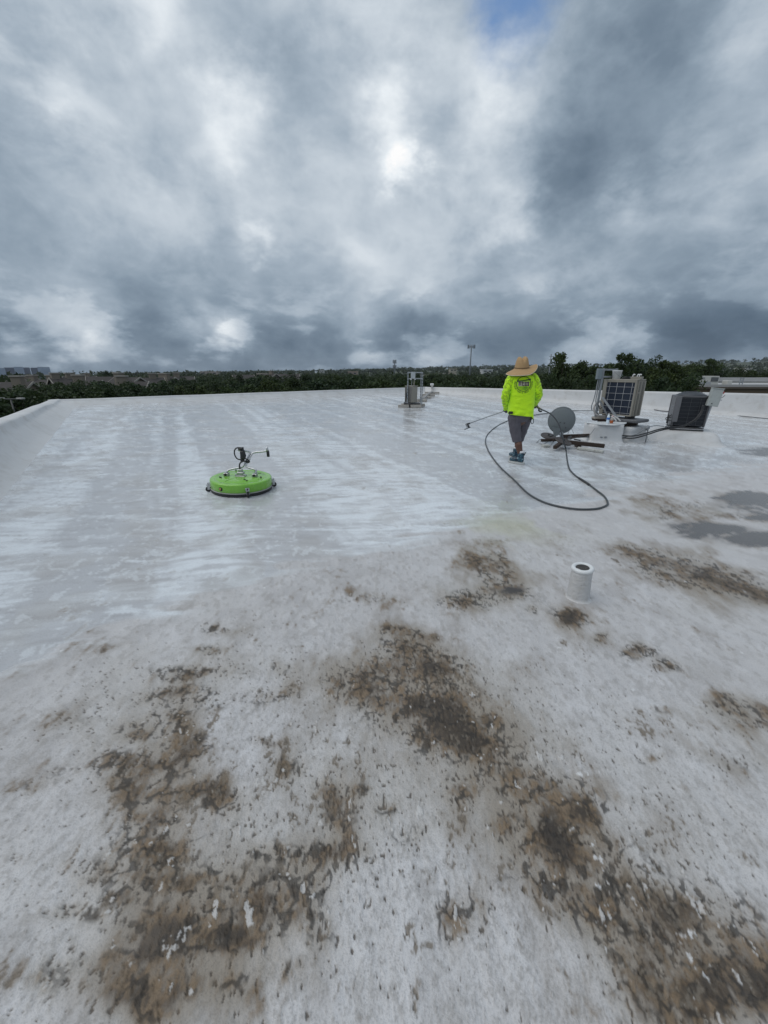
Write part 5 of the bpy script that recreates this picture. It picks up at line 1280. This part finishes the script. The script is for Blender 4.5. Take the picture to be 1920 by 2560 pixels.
# ------------------------------------------------------------------ land beyond the roof
def smooth01(x): x = max(0., min(1., x)); return x * x * (3 - 2 * x)
AZ = [-180, -60, -38, -31, -15, 0, 8, 15, 25, 36, 44, 60, 180]; HH = [0, -14, -16, -3, 6, 17, 24, 28, 30, 37, 46, 44, 0]
def land(x, y):
    d = math.hypot(x, y); az = math.degrees(math.atan2(x, y))
    h = float(np.interp(az, AZ, HH)) * smooth01((d - 450) / 1500)
    return h + (6 * mnoise.noise((x * .0016, y * .0016, 0)) + 2.5 * mnoise.noise((x * .005, y * .005, 3))) * smooth01((d - 200) / 700)
def ground():
    rad = [0, 5, 15, 30, 50, 80, 120, 170, 240, 330, 450, 600, 780, 1000, 1250, 1550, 1900, 2300, 2600, 2900]
    n = 144; vs = [(0, 0, land(0, 0))]; fs = []
    for r in rad[1:]:
        for k in range(n):
            a = 2 * math.pi * k / n; x, y = r * math.sin(a), r * math.cos(a); vs.append((x, y, land(x, y) * (1 if r < 4000 else .5)))
    for k in range(n): fs.append((0, 1 + (k + 1) % n, 1 + k))
    for i in range(len(rad) - 2):
        for k in range(n):
            j = (k + 1) % n; fs.append((1+i*n+k, 1+i*n+j, 1+(i+1)*n+j, 1+(i+1)*n+k))
    o = MB().raw(vs, fs, True).build('ground', mat('grassland', (.035, .05, .022), .9, 0, .5, .02, 0, 0, .4, (.06, .05, .03)), None)
    tag(o, 'dark green land rolling out to low wooded hills', kind='structure')
ground()

def leaf_mat(name, a, b):
    m = bpy.data.materials.new(name); m.use_nodes = True; t = NT(m.node_tree)
    out = t.node('ShaderNodeOutputMaterial'); p = t.node('ShaderNodeBsdfPrincipled'); geo = t.node('ShaderNodeNewGeometry')
    info = t.node('ShaderNodeObjectInfo')
    c = t.mix(geo.outputs['Random Per Island'], a, b)
    c = t.mix(t.mul(info.outputs['Random'], .55), c, t.vm('MULTIPLY', c, (1.35, 1.05, .75)))
    t.put(p.inputs['Base Color'], c); p.inputs['Roughness'].default_value = .6; p.inputs['Specular IOR Level'].default_value = .25
    tr = t.node('ShaderNodeBsdfTranslucent'); t.put(tr.inputs['Color'], t.vm('SCALE', c, scale=1.2))
    mx = t.node('ShaderNodeMixShader'); mx.inputs[0].default_value = .22
    t.l.new(p.outputs[0], mx.inputs[1]); t.l.new(tr.outputs[0], mx.inputs[2]); t.l.new(mx.outputs[0], out.inputs['Surface'])
    return m
LEAF = leaf_mat('leaf_green', (.022, .040, .014), (.050, .082, .026)); LEAF2 = leaf_mat('leaf_dark', (.016, .032, .014), (.036, .062, .022))
BARK = mat('bark', (.07, .055, .042), .9, 0, .3, 8, .5, 20)

def cards(rng, centres, radii, per, size, flat=1.0):
    """leaf sized faces scattered through clumps"""
    N = len(centres) * per
    c = np.repeat(centres, per, 0); r = np.repeat(radii, per)[:, None]
    d = rng.normal(size=(N, 3)); d /= np.linalg.norm(d, axis=1)[:, None]
    p = c + d * r * (rng.rand(N, 1) ** .45) * np.array([1, 1, flat])
    u = rng.normal(size=(N, 3)); u /= np.linalg.norm(u, axis=1)[:, None]
    w = np.cross(u, rng.normal(size=(N, 3))); w /= np.linalg.norm(w, axis=1)[:, None]
    s = size * (.6 + .8 * rng.rand(N, 1))
    a, b = u * s, w * s * .6
    V = np.stack([p - a, p - b * .9 + a * .1, p + a, p + b * .9 + a * .1], 1).reshape(-1, 3)
    return V
def card_mesh(name, V, m):
    me = bpy.data.meshes.new(name); n = len(V)
    me.vertices.add(n); me.vertices.foreach_set('co', V.ravel().astype(np.float32))
    me.loops.add(n); me.loops.foreach_set('vertex_index', np.arange(n, dtype=np.int32))
    me.polygons.add(n // 4); me.polygons.foreach_set('loop_start', np.arange(0, n, 4, dtype=np.int32))
    me.update(calc_edges=True); me.materials.append(m)
    return me

def tree_kind(seed, h, w, spire=0.0, leaf=LEAF):
    """trunk with limbs, and a crown of leaf clumps along the limbs; unit built at height h"""
    rng = np.random.RandomState(seed); rnd = random.Random(seed)
    tr = MB(); tr.tube([(0, 0, 0), (.05, .02, h * .2), (-.05, .06, h * .45), (0, 0, h * .8)], [h * .028, h * .021, h * .015, h * .005], 8)
    cs = []; rs = []
    for k in range(16):
        z0 = h * rnd.uniform(.15, .6); a = k * 2.4 + rnd.uniform(-.4, .4); z1 = min(h * .96, z0 + h * rnd.uniform(.12, .42))
        t = (z1 / h); wr = w * .5 * (1.0 - (1.25 if spire else .9) * max(0, t - .45) ** 1.3) * rnd.uniform(.6, 1.05)
        e = Vector((math.cos(a) * wr, math.sin(a) * wr, z1)); mid = Vector((e.x * .5, e.y * .5, z0 + (z1 - z0) * .6))
        tr.tube([(0, 0, z0), mid, e], [h * .011, h * .007, h * .003], 5)
        for q in (.55, .8, 1.0):
            p = mid.lerp(e, (q - .5) * 2) + Vector((rnd.gauss(0, .08 * w), rnd.gauss(0, .08 * w), rnd.gauss(0, .03 * h)))
            cs.append(tuple(p)); rs.append(w * rnd.uniform(.10, .19))
    for k in range(7):
        cs.append((rnd.gauss(0, .10 * w), rnd.gauss(0, .10 * w), h * rnd.uniform(.35, .95))); rs.append(w * rnd.uniform(.10, .17))
    for k in range(10):                                  # skirts of foliage close to the ground
        a = rnd.uniform(0, 6.28); cs.append((math.cos(a) * w * .33, math.sin(a) * w * .33, h * rnd.uniform(.12, .35))); rs.append(w * rnd.uniform(.12, .17))
    for k in range(6):                                   # feathery top shoots
        cs.append((rnd.gauss(0, .05 * w), rnd.gauss(0, .05 * w), h * rnd.uniform(.80, .99))); rs.append(w * .09)
    V = cards(rng, np.array(cs), np.array(rs), 170, .0135 * h, .8)
    return tr.mesh('trunk'), card_mesh('crown', V, leaf)
KINDS = [tree_kind(11, 9, 6.0), tree_kind(12, 9, 5.0, 1), tree_kind(13, 9, 6.8, 0, LEAF2), tree_kind(14, 9, 4.6, 1), tree_kind(15, 9, 7.4, 0, LEAF2)]
for tm, cm in KINDS: tm.materials.append(BARK)
def tree(name, x, y, h, kind, label, group=None, sw=1.0, rz=0.0):
    root = empty(name, (x, y, land(x, y) - .1), rz, label, 'tree', group)
    s = h / 9.0; root.scale = (s * sw, s * sw, s)
    tm, cm = KINDS[kind]
    link('trunk', tm, None, root); link('crown', cm, None, root)
    return root
def trees():
    rnd = random.Random(77)
    def at(px, Y): l, d = ray(px, 940); return l * Y, Y
    def hfor(py, Y, px=960): l, d = ray(px, py); return CZ - d * Y
    # tall trees behind the right parapet, each with its own outline
    tall = [(1402, 886, 40, 1, .72, 'tall narrow feathery tree right behind the worker, leftmost of the tall trees'), (1375, 936, 36, 0, .9, 'lower rounded tree just right of the worker behind the parapet'),
            (1445, 905, 43, 0, .9, 'tall tree behind the parapet between the worker and the strut frame'), (1492, 908, 39, 3, .9, 'tall slim tree directly behind the junction box of the strut frame'),
            (1540, 888, 41, 1, .85, 'tall windblown tree rising above the bucket'), (1588, 905, 44, 2, .8, 'dark tree behind the right end of the gridded heat pump'),
            (1635, 893, 40, 3, 1.05, 'tall windblown tree between the two air conditioners'), (1690, 910, 43, 0, .9, 'bushy tree left of the rooftop unit on the neighbouring building'),
            (1755, 900, 62, 1, 1.0, 'tall tree directly above the rooftop unit of the neighbouring building'), (1655, 948, 32, 2, .8, 'low dark tree overhanging the left end of the neighbouring building'),
            (1560, 945, 33, 4, .8, 'broad low tree behind the louvred side of the gridded heat pump'), (1470, 945, 33, 4, .8, 'broad low tree behind the strut frame'), (1420, 950, 31, 2, .75, 'broad low dark tree behind the satellite dish')]
    for px, py, Y, k, sw, lab in tall:
        x, y = at(px, Y); tree('tall_tree', x, y, hfor(py, Y, px), k, lab, 'tall trees behind the right parapet', sw, rnd.uniform(0, 6.28))
    for px, py, Y, k, lab in ((1715, 912, 66, 0, 'rear row tree left above the white rooftop unit'), (1790, 915, 70, 2, 'dark rear row tree right above the white rooftop unit'), (1840, 922, 75, 4, 'broad rear row tree above the steel ladder rail'), (1880, 926, 80, 0, 'lower rear row tree near the right picture edge'), (1930, 920, 78, 2, 'dark rear row tree cut by the right picture edge'),
                              (1610, 915, 60, 2, 'dark rear row tree peeping between the two air conditioners'), (1520, 912, 60, 0, 'rear row tree peeping out left of the bucket')):
        x, y = at(px, Y); tree('leafy_tree', x, y, hfor(py, Y, px), k, lab, 'rear row trees on the right', 1.1, rnd.uniform(0, 6.28))
    x, y = at(268, 170); tree('lone_tree', x, y, hfor(927.5, 170, 268), 4, 'round dark tree standing above the apartment roofs left of centre', None, 1.0, 1.0)
    # belt of trees behind the back-left parapet
    def seg(px):
        for lim, ph in ((300, ' by the left roof corner'), (480, ' below the apartment houses'), (700, ' straight behind the green cleaner'), (960, ' left of the framed heat pump'), (1160, ' behind the framed heat pump'), (1300, ' between cell tower and worker'), (9999, ' behind and right of the worker')):
            if px < lim: return ph
    for row, (Y, lo, hi, stp) in enumerate(((34, 960, 972, 60), (46, 953, 966, 52), (62, 948, 960, 44), (84, 944, 954, 38))):
        px = 120 + row * 13
        while px < 1400:
            if not (px < 420 and row == 3):
                x, y = at(px + rnd.uniform(-12, 12), Y + rnd.uniform(-4, 5))
                top = rnd.uniform(lo, hi) - (8 if px > 600 else 0) + (5 if px < 360 else 0)
                tree('leafy_tree', x, y, max(4.5, hfor(top, Y, px)), rnd.choice((0, 2, 4, 0, 2)), ('low tree in the front row of the belt', 'tree in the second row of the belt', 'tree in the third row of the belt', 'tree in the farthest row of the belt')[row] + seg(px), ('front', 'second', 'third', 'farthest')[row] + ' row of the belt' + seg(px), rnd.uniform(.9, 1.25), rnd.uniform(0, 6.28))
            px += stp * rnd.uniform(.8, 1.2)
    # close dark trees past the left parapet
    for px, py, Y, k, lab in ((20, 985, 24, 2, 'dark tree directly behind the double parking lamp past the left parapet'), (70, 978, 27, 4, 'broad dark tree just right of the double parking lamp past the left parapet'), (120, 985, 25, 2, 'dark tree touching the left parapet close to the roof corner'), (-30, 990, 22, 4, 'dark tree cut by the left picture edge, nearest to the roof'),
                              (45, 968, 38, 0, 'green tree of the second row behind the parking lamp'), (110, 970, 36, 2, 'dark tree of the second row left of the roof corner'), (-20, 975, 33, 2, 'dark tree of the second row cut by the left picture edge'), (165, 985, 27, 0, 'low green tree right at the left roof corner')):
        x, y = at(px, Y); tree('leafy_tree', x, y, hfor(py, Y, px), k, lab, 'trees past the left parapet', 1.1, rnd.uniform(0, 6.28))
trees()

def woodland():
    rng = np.random.RandomState(9); cs = []; rs = []; n = 0
    while n < 3400:
        az = math.radians(rng.uniform(-50, 50)); d = 105 * math.exp(rng.rand() * math.log(2500 / 105))
        x, y = d * math.sin(az), d * math.cos(az)
        if az < math.radians(-37) and d > 260 and rng.rand() < .75: continue
        if -95 < x < -8 and 60 < y < 190 and rng.rand() < .93: continue      # the apartment blocks stand here
        h = rng.uniform(5.5, 8.6) if d < 500 else rng.uniform(7, 12)
        w = rng.uniform(2.6, 4.6) * (1 if d < 500 else 1 + (d - 500) / 1500)
        z = land(x, y)
        for q in range(3): cs.append((x + rng.normal() * w * .5, y + rng.normal() * w * .5, z + h * rng.uniform(.45, .82))); rs.append(w * rng.uniform(.6, .95))
        n += 1
    cs, rs = np.array(cs), np.array(rs); d = np.hypot(cs[:, 0], cs[:, 1])
    Vs = []
    for lo, hi, per, size in ((0, 250, 46, .55), (250, 700, 26, .95), (700, 4000, 14, 2.0)):
        k = (d >= lo) & (d < hi); Vs.append(cards(rng, cs[k], rs[k], per, size, .75))
    o = link('woodland', card_mesh('woodland', np.concatenate(Vs), LEAF2), None)
    tag(o, 'far off dark green woodland stretching to the hills', 'woodland', kind='stuff')
woodland()

# ------------------------------------------------------------------ apartment houses on the left
ROOFM = mat('brown_shingle', (.048, .043, .042), .9, 0, .15, .8, .4, 6); WALLM = mat('tan_siding', (.19, .165, .135), .85, 0, .1, .6); TRIM = mat('pale_trim', (.33, .31, .28), .7)
def house(px, ridge_py, wpx, Y, yaw, label, chim=(), depth=9.0, rise=2.4):
    l, d = ray(px, ridge_py); zr = CZ - d * Y; x = l * Y
    w = wpx / FPX * Y * 1.05; g = land(x, Y)
    root = empty('apartment_house', (x, Y, g), yaw, label, 'house', 'apartment houses on the left')
    zr -= g; ze = zr - rise; hw, hd = w / 2, depth / 2; ov = .5
    MB().box((0, 0, ze / 2), (w, depth, ze)).build('wall', WALLM, root)
    gb = MB()
    for s in (-1, 1):
        gb.raw([(s * hw, -hd, ze), (s * hw, hd, ze), (s * hw, 0, zr - .12), (s * (hw - .2), -hd, ze), (s * (hw - .2), hd, ze), (s * (hw - .2), 0, zr - .12)], [(0, 1, 2), (5, 4, 3), (0, 2, 5, 3), (1, 4, 5, 2), (0, 3, 4, 1)])
    gb.build('gable', WALLM, root)
    sl = rise / hd
    rb = MB()
    for s in (-1, 1):
        e = hd + ov; ze2 = zr - sl * e; t = .18
        rb.raw([(-hw - ov, 0, zr), (hw + ov, 0, zr), (hw + ov, s * e, ze2), (-hw - ov, s * e, ze2), (-hw - ov, 0, zr - t), (hw + ov, 0, zr - t), (hw + ov, s * e, ze2 - t), (-hw - ov, s * e, ze2 - t)], [(0, 1, 2, 3) if s < 0 else (3, 2, 1, 0), (7, 6, 5, 4), (3, 2, 6, 7), (0, 3, 7, 4), (1, 5, 6, 2)])
    rf = rb.build('roof', ROOFM, root)
    for s in (-1, 1):
        for q in (-1, 1):
            e = hd + ov; a, b = Vector((s * (hw + ov + .04), 0, zr - .05)), Vector((s * (hw + ov + .04), q * e, zr - sl * e - .05)); dd = b - a
            MB().box((a + b) / 2, (.08, .30, dd.length), dd.to_track_quat('Z', 'X').to_matrix() @ Matrix.Rotation(R(90), 3, 'Z')).build('barge_board', TRIM, root)
    for cx, cyy in chim:
        c = MB().box((cx * hw, cyy * hd, zr - .4), (1.5, 1.1, 2.6)).build('chimney', WALLM, root)
        MB().box((cx * hw, cyy * hd, zr + .98), (1.8, 1.4, .22)).build('chimney_cap', TRIM, c)
    for k in range(3):
        wx = (-.6 + .6 * k) * hw
        wd = MB().box((wx, -hd - .03, ze - 1.5), (1.2, .06, 1.3)).build('window', TRIM, root)
        MB().box((wx, -hd - .07, ze - 1.5), (1.0, .03, 1.1)).build('pane', mat('window_glass', (.03, .04, .05), .1), wd)
for a in ((30, 955, 75, 74, .10, 'near apartment house with a long low brown roof at the far left edge', ((.9, -.5),)), (100, 949, 70, 100, -.2, 'apartment house below the office towers', ((-.5, 0), (.6, .2))),
          (160, 944, 46, 98, .9, 'apartment house with a gable turned towards the roof, right of the office towers', ((-.7, 0), (.5, 0))), (222, 951, 44, 80, .15, 'apartment house with a broad capped chimney left of the lone tree', ((.1, -.8),)),
          (262, 941.5, 62, 112, .5, 'apartment house with a long ridge under the lone tree', ((.75, .1),)), (318, 943, 60, 104, -.25, 'apartment house with two chimneys right of the lone tree', ((-.2, -.3), (.2, -.7))),
          (338, 954, 44, 78, .2, 'near apartment house half hidden by trees right of the lone tree', ((-.8, -.4),)), (372, 944, 52, 108, .6, 'apartment house with a small pale gable in the middle of the row', ((.3, 0),)),
          (412, 943, 50, 118, -.3, 'apartment house with a chimney near the right end of the row', ((-.3, 0), (.6, -.3))), (455, 941, 44, 126, .3, 'last apartment house of the row before the dense trees', ((-.5, 0),)),
          (607, 937, 44, 150, .7, 'far apartment house with pale gable above the tree belt', ()), (672, 934, 38, 165, -.5, 'far apartment house with steep roof above the tree belt', ((.4, 0),)), (720, 935, 46, 170, .1, 'far apartment house with long roof above the tree belt, rightmost', ()),
          (200, 940.5, 60, 150, .2, 'distant apartment house peeping over the roofs left of the lone tree', ((.5, 0),)), (60, 947, 60, 135, 0, 'distant apartment house below the left office tower', ((.2, 0),))):
    house(*a)

# ------------------------------------------------------------------ far buildings
def office(px0, px1, top, Y, m, m2, label):
    a, b = PP(px0, top, Y), PP(px1, top, Y); g = land(a.x, Y)
    yaw = math.atan2(-(a.x + b.x) / 2, Y)
    root = empty('office_tower', ((a.x + b.x) / 2, Y, g), yaw, label, 'office building', 'glass office towers on the left horizon')
    h = a.z - g; w = (b.x - a.x) * math.cos(yaw)
    MB().box((0, 9, h / 2), (w, 18, h)).build('glass_block', m, root)
    for k in range(max(0, int(h / 4) - 1)):
        MB().box((0, -.3, 2 + k * 4.0), (w + .4, .8, .5)).build('floor_band', m, root)
    MB().box((0, 9, h + .6), (w * .97, 17, 1.2)).build('roof_edge', m2, root)
gl1 = mat('office_glass_dark', (.022, .045, .10), .85, 0, .1, .02, spec=.1); gl2 = mat('office_glass_pale', (.24, .31, .42), .85, 0, .08, .02, spec=.1); gl3 = mat('office_band', (.14, .18, .24), .5)
for a in ((-15, 12, 921, 1480, gl2, gl3, 'pale glass office tower cut by the left edge of the picture'), (10, 36, 919.5, 1520, gl1, gl3, 'dark blue glass office tower, second from the left edge'), (34, 58, 918, 1500, gl2, gl3, 'pale glass office tower between two dark blue ones'),
          (58, 74, 919.5, 1530, gl1, gl3, 'dark blue glass office tower, narrow, right of the middle pale tower'), (76, 94, 920, 1550, gl1, gl3, 'dark blue glass office tower touching the rightmost pale tower'), (93, 124, 918.5, 1500, gl2, gl3, 'pale glass office tower at the right end of the cluster')):
    office(*a)
def far_building(px0, px1, top, bot, Y, col, label, roofcol=None):
    a, b, c = PP(px0, top, Y), PP(px1, top, Y), PP(px0, bot, Y); w = b.x - a.x
    g = min(land(a.x, Y), c.z - 2)
    root = empty('low_building', ((a.x + b.x) / 2, Y, g), 0, label, 'building')
    h = a.z - g
    MB().box((0, 8, h / 2), (w, 16, h)).build('wall', mat('far_wall_%d' % int(px0), col, .8, 0, .08, .1), root)
    MB().box((0, 8, h + .25), (w + 1.2, 17, .5)).build('roof', mat('far_roof_%d' % int(px0), roofcol or tuple(q * 1.15 for q in col), .8, 0, .08, .1), root)
    for k in range(max(2, int(w / 7))):
        x = -w / 2 + w * (k + .5) / max(2, int(w / 7)); MB().box((x, -.06, h - 2.0), (w / max(2, int(w / 7)) * .55, .15, 1.4)).build('window', mat('window_glass', (.03, .04, .05), .1), root)
for a in ((1126, 1142, 922, 930, 620, (.34, .31, .25), 'cream building in the woods just left of the tall cell tower'), (1057, 1076, 939, 946, 330, (.30, .27, .23), 'tan building behind the framed heat pump'), (1060, 1112, 944, 949, 260, (.46, .46, .45), 'long white low building right behind the framed heat pump'),
          (1103, 1112, 934, 939, 400, (.42, .40, .37), 'small pale building between the framed heat pump and the cell tower'), (1207, 1232, 924, 928.5, 560, (.52, .53, .54), 'long white building in the woods right of the tall cell tower'),
          (870, 893, 929, 934, 520, (.32, .25, .21), 'pinkish house among the far trees left of the small cell tower'), (500, 543, 929.5, 934, 620, (.36, .31, .28), 'long pinkish roofed building on the left skyline'), (798, 808, 926, 929.5, 700, (.46, .46, .45), 'small white building on the skyline left of the small cell tower'),
          (640, 655, 934.5, 938, 380, (.34, .30, .26), 'tan house among trees above the back parapet'), (1865, 1880, 921, 926, 480, (.48, .47, .45), 'small white building on the right hillside')):
    far_building(*a)

def neighbour():
    Y = 44.0; tan = mat('neighbour_stucco', (.13, .095, .065), .85, 0, .08, .4); wh = mat('neighbour_white', (.40, .40, .40), .6, 0, .06, .4)
    a = PP(1700, 957, Y); x0 = a.x; z = a.z
    root = empty('flat_roofed_building', (x0 + 15, Y, 0), R(-4), 'tan flat roofed building with white roof edge behind the right parapet', 'building')
    L = lambda x, y, zz: (x - 15, y, zz)
    MB().box((0, 10, (z - .6) / 2), (30, 20, z - .6)).build('wall', tan, root)
    MB().box((0, 10, z - .52), (30.4, 20.4, .16)).build('cornice', mat('neighbour_trim', (.12, .10, .08), .8), root)
    MB().box((0, 10, z - .42), (29.6, 19.6, .06)).build('roof_deck', wh, root)
    for nm, c, s in (('roof_edge', (0, .1, z - .30), (30, .2, .24)), ('roof_edge', (0, 19.9, z + .02), (30, .2, .6)), ('roof_edge', (-14.9, 10, z - .30), (.2, 19.4, .24))): MB().box(c, s).build(nm, wh, root)
    for k in range(7):
        wd = MB().box((-12 + k * 4, -.04, z - 3.2), (1.8, .1, 1.6)).build('window', wh, root); MB().box((-12 + k * 4, -.11, z - 3.2), (1.6, .06, 1.4)).build('pane', mat('window_glass', (.03, .04, .05), .1), wd)
    for x in (-10, -3, 5): MB().box((x, -.05, z - .75), (.35, .12, .18)).build('scupper', mat('neighbour_trim', (1, 1, 1)), root)
    # rooftop unit
    p0, p1 = PP(1743, 940, Y + 3), PP(1793, 963, Y + 3); w = p1.x - p0.x; h = 1.05
    zt = p0.z; r = empty('rooftop_unit', ((p0.x + p1.x) / 2, Y + 3, z - .39), R(-4), 'white boxy rooftop unit with dark grille on the neighbouring building', 'air conditioner')
    H = zt - (z - .39); ml = mat('unit_white', (.48, .48, .45), .5, 0, .06, 2)
    MB().box((0, .8, H / 2), (w, 1.6, H), None, .03).build('cabinet', ml, r)
    MB().box((w * .30, -.02, H * .66), (w * .30, .06, H * .42)).build('grille', mat('unit_grille', (.03, .032, .035), .6), r)
    for k in range(6): MB().box((w * .30, -.06, H * (.48 + k * .07)), (w * .29, .03, .03)).build('grille_slat', M_CONDUIT, r)
    for k in range(3): MB().box((-w * .20, -.02, H * (.70 + k * .07)), (w * .14, .04, .05)).build('vent_slot', M_CONDUIT, r)
    MB().box((-w * .1, -.02, H * .24), (w * .55, .05, H * .34)).build('lower_panel', mat('unit_panel', (.30, .32, .33), .5), r)
    for (px, w_, lab) in ((1707, 1.9, 'low grey vent box left of the white rooftop unit'), (1808, .55, 'small white hood just right of the white rooftop unit'),):
        p = PP(px + 8, 962, Y + 3.2); o = MB().box((0, 0, .3), (w_, .8, .5), None, .05).box((0, 0, .02), (w_ * .8, .6, .1)).build('roof_vent', M_GREYP if w_ > 1 else ml, None); o.location = (p.x, p.y, z - .37); tag(o, lab, 'vent')
    p = PP(1852, 960, Y + 3)
    o = MB(); o.box((-.16, 0, .42), (.07, .07, .9)); o.box((.16, 0, .42), (.07, .07, .9))
    for k in range(4): o.box((0, 0, .12 + k * .22), (.25, .045, .045))
    o = o.build('roof_hatch_ladder', M_STEEL, None); o.location = (p.x, p.y, z - .39); tag(o, 'short steel ladder rail on the neighbouring roof, far right', 'ladder')
neighbour()

def cell_tower(px, top, Y, label, tiers, wmast=.45):
    p = PP(px, top, Y); g = land(p.x, Y); h = p.z - g
    root = empty('cell_tower', (p.x, Y, g), 0, label, 'cell tower'); m = mat('tower_steel', (.17, .19, .21), .6, .2, .1, 1); s = Y / 250
    MB().tube([(0, 0, 0), (0, 0, h * .98)], [wmast * s * 1.1, wmast * s * .7], 10).build('mast', m, root)
    for zt, rr, n in tiers:
        z = h - zt * s
        MB().tube([(rr * s * math.cos(a), rr * s * math.sin(a), z) for a in np.linspace(0, 2*math.pi, 13)[:-1]], .10 * s, 5, closed=True).build('platform_ring', m, root)
        for k in range(3): a = 2.1 * k; MB().tube([(0, 0, z), (rr * s * math.cos(a), rr * s * math.sin(a), z)], .09 * s, 5).build('platform_arm', m, root)
        for k in range(n):
            a = 2 * math.pi * k / n; c = (rr * s * math.cos(a), rr * s * math.sin(a), z + .1 * s)
            MB().box(c, (.32 * s, .2 * s, 2.0 * s), Matrix.Rotation(a, 3, 'Z')).build('antenna', m, root)
cell_tower(1179, 861, 250, 'tall cell tower monopole rising above the back parapet', ((1.3, 2.0, 9),))
cell_tower(986.5, 899, 640, 'smaller distant cell tower with two antenna tiers left of the framed heat pump', ((1.2, .9, 6), (4.0, .9, 6)), .34)
def mast(px, top, Y, label, r=.12):
    p = PP(px, top, Y); g = land(p.x, Y); h = p.z - g
    root = empty('radio_mast', (p.x, Y, g), 0, label, 'mast')
    MB().tube([(0, 0, 0), (0, 0, h)], [r * 1.5, r], 8).build('mast_pole', mat('tower_steel', (1, 1, 1)), root)
    for z in (h * .9, h * .96): MB().tube([(-r * 4, 0, z), (r * 4, 0, z)], r * .5, 6).build('mast_spreader', mat('tower_steel', (1, 1, 1)), root)
mast(1378.5, 885, 110, 'thin radio mast just right of the straw hat'); mast(182, 925, 700, 'thin mast on the left skyline right of the office towers', .5); mast(225, 925, 700, 'thin mast on the left skyline close to the lone tree', .5)
def lamp(px, py, Y, label, arm):
    p = PP(px, py, Y); g = land(p.x, Y); h = p.z - g
    root = empty('lamp_post', (p.x, Y, g), 0, label, 'lamp post'); m = mat('lamp_grey', (.09, .095, .095), .5, .3)
    MB().tube([(0, 0, 0), (0, 0, h)], [.06, .04], 10).build('pole', m, root)
    MB().box((0, 0, h + .03), (arm, .08, .06), None, .01).build('cross_arm', m, root)
    for s in (-1, 1): MB().box((s * (arm / 2 + .1), 0, h + .05), (.34, .26, .10), None, .03).build('lamp_head', mat('lamp_head_white', (.30, .30, .29), .5), root)
lamp(27, 999, 23, 'double headed parking lamp past the left parapet', .9)
lamp(802, 957, 70, 'small parking lamp among trees behind the back parapet', .2); lamp(1218, 939, 120, 'pale parking lamp among trees between the cell tower and the worker', .2)

# ------------------------------------------------------------------ the damp air between here and the hills
def haze():
    m = bpy.data.materials.new('damp_air'); m.use_nodes = True; t = NT(m.node_tree)
    out = t.node('ShaderNodeOutputMaterial'); v = t.node('ShaderNodeVolumePrincipled')
    v.inputs['Color'].default_value = (.86, .92, 1.0, 1); v.inputs['Density'].default_value = HAZE
    t.l.new(v.outputs[0], out.inputs['Volume'])
    zs = -40.0, 90.0
    o = MB().box((0, 0, (zs[0] + zs[1]) / 2), (5900, 5900, zs[1] - zs[0])).build('haze', m, None)
    tag(o, 'thin damp haze over the land', 'haze', kind='stuff')
HAZE = .0001
USE_HAZE = True
if USE_HAZE: haze()
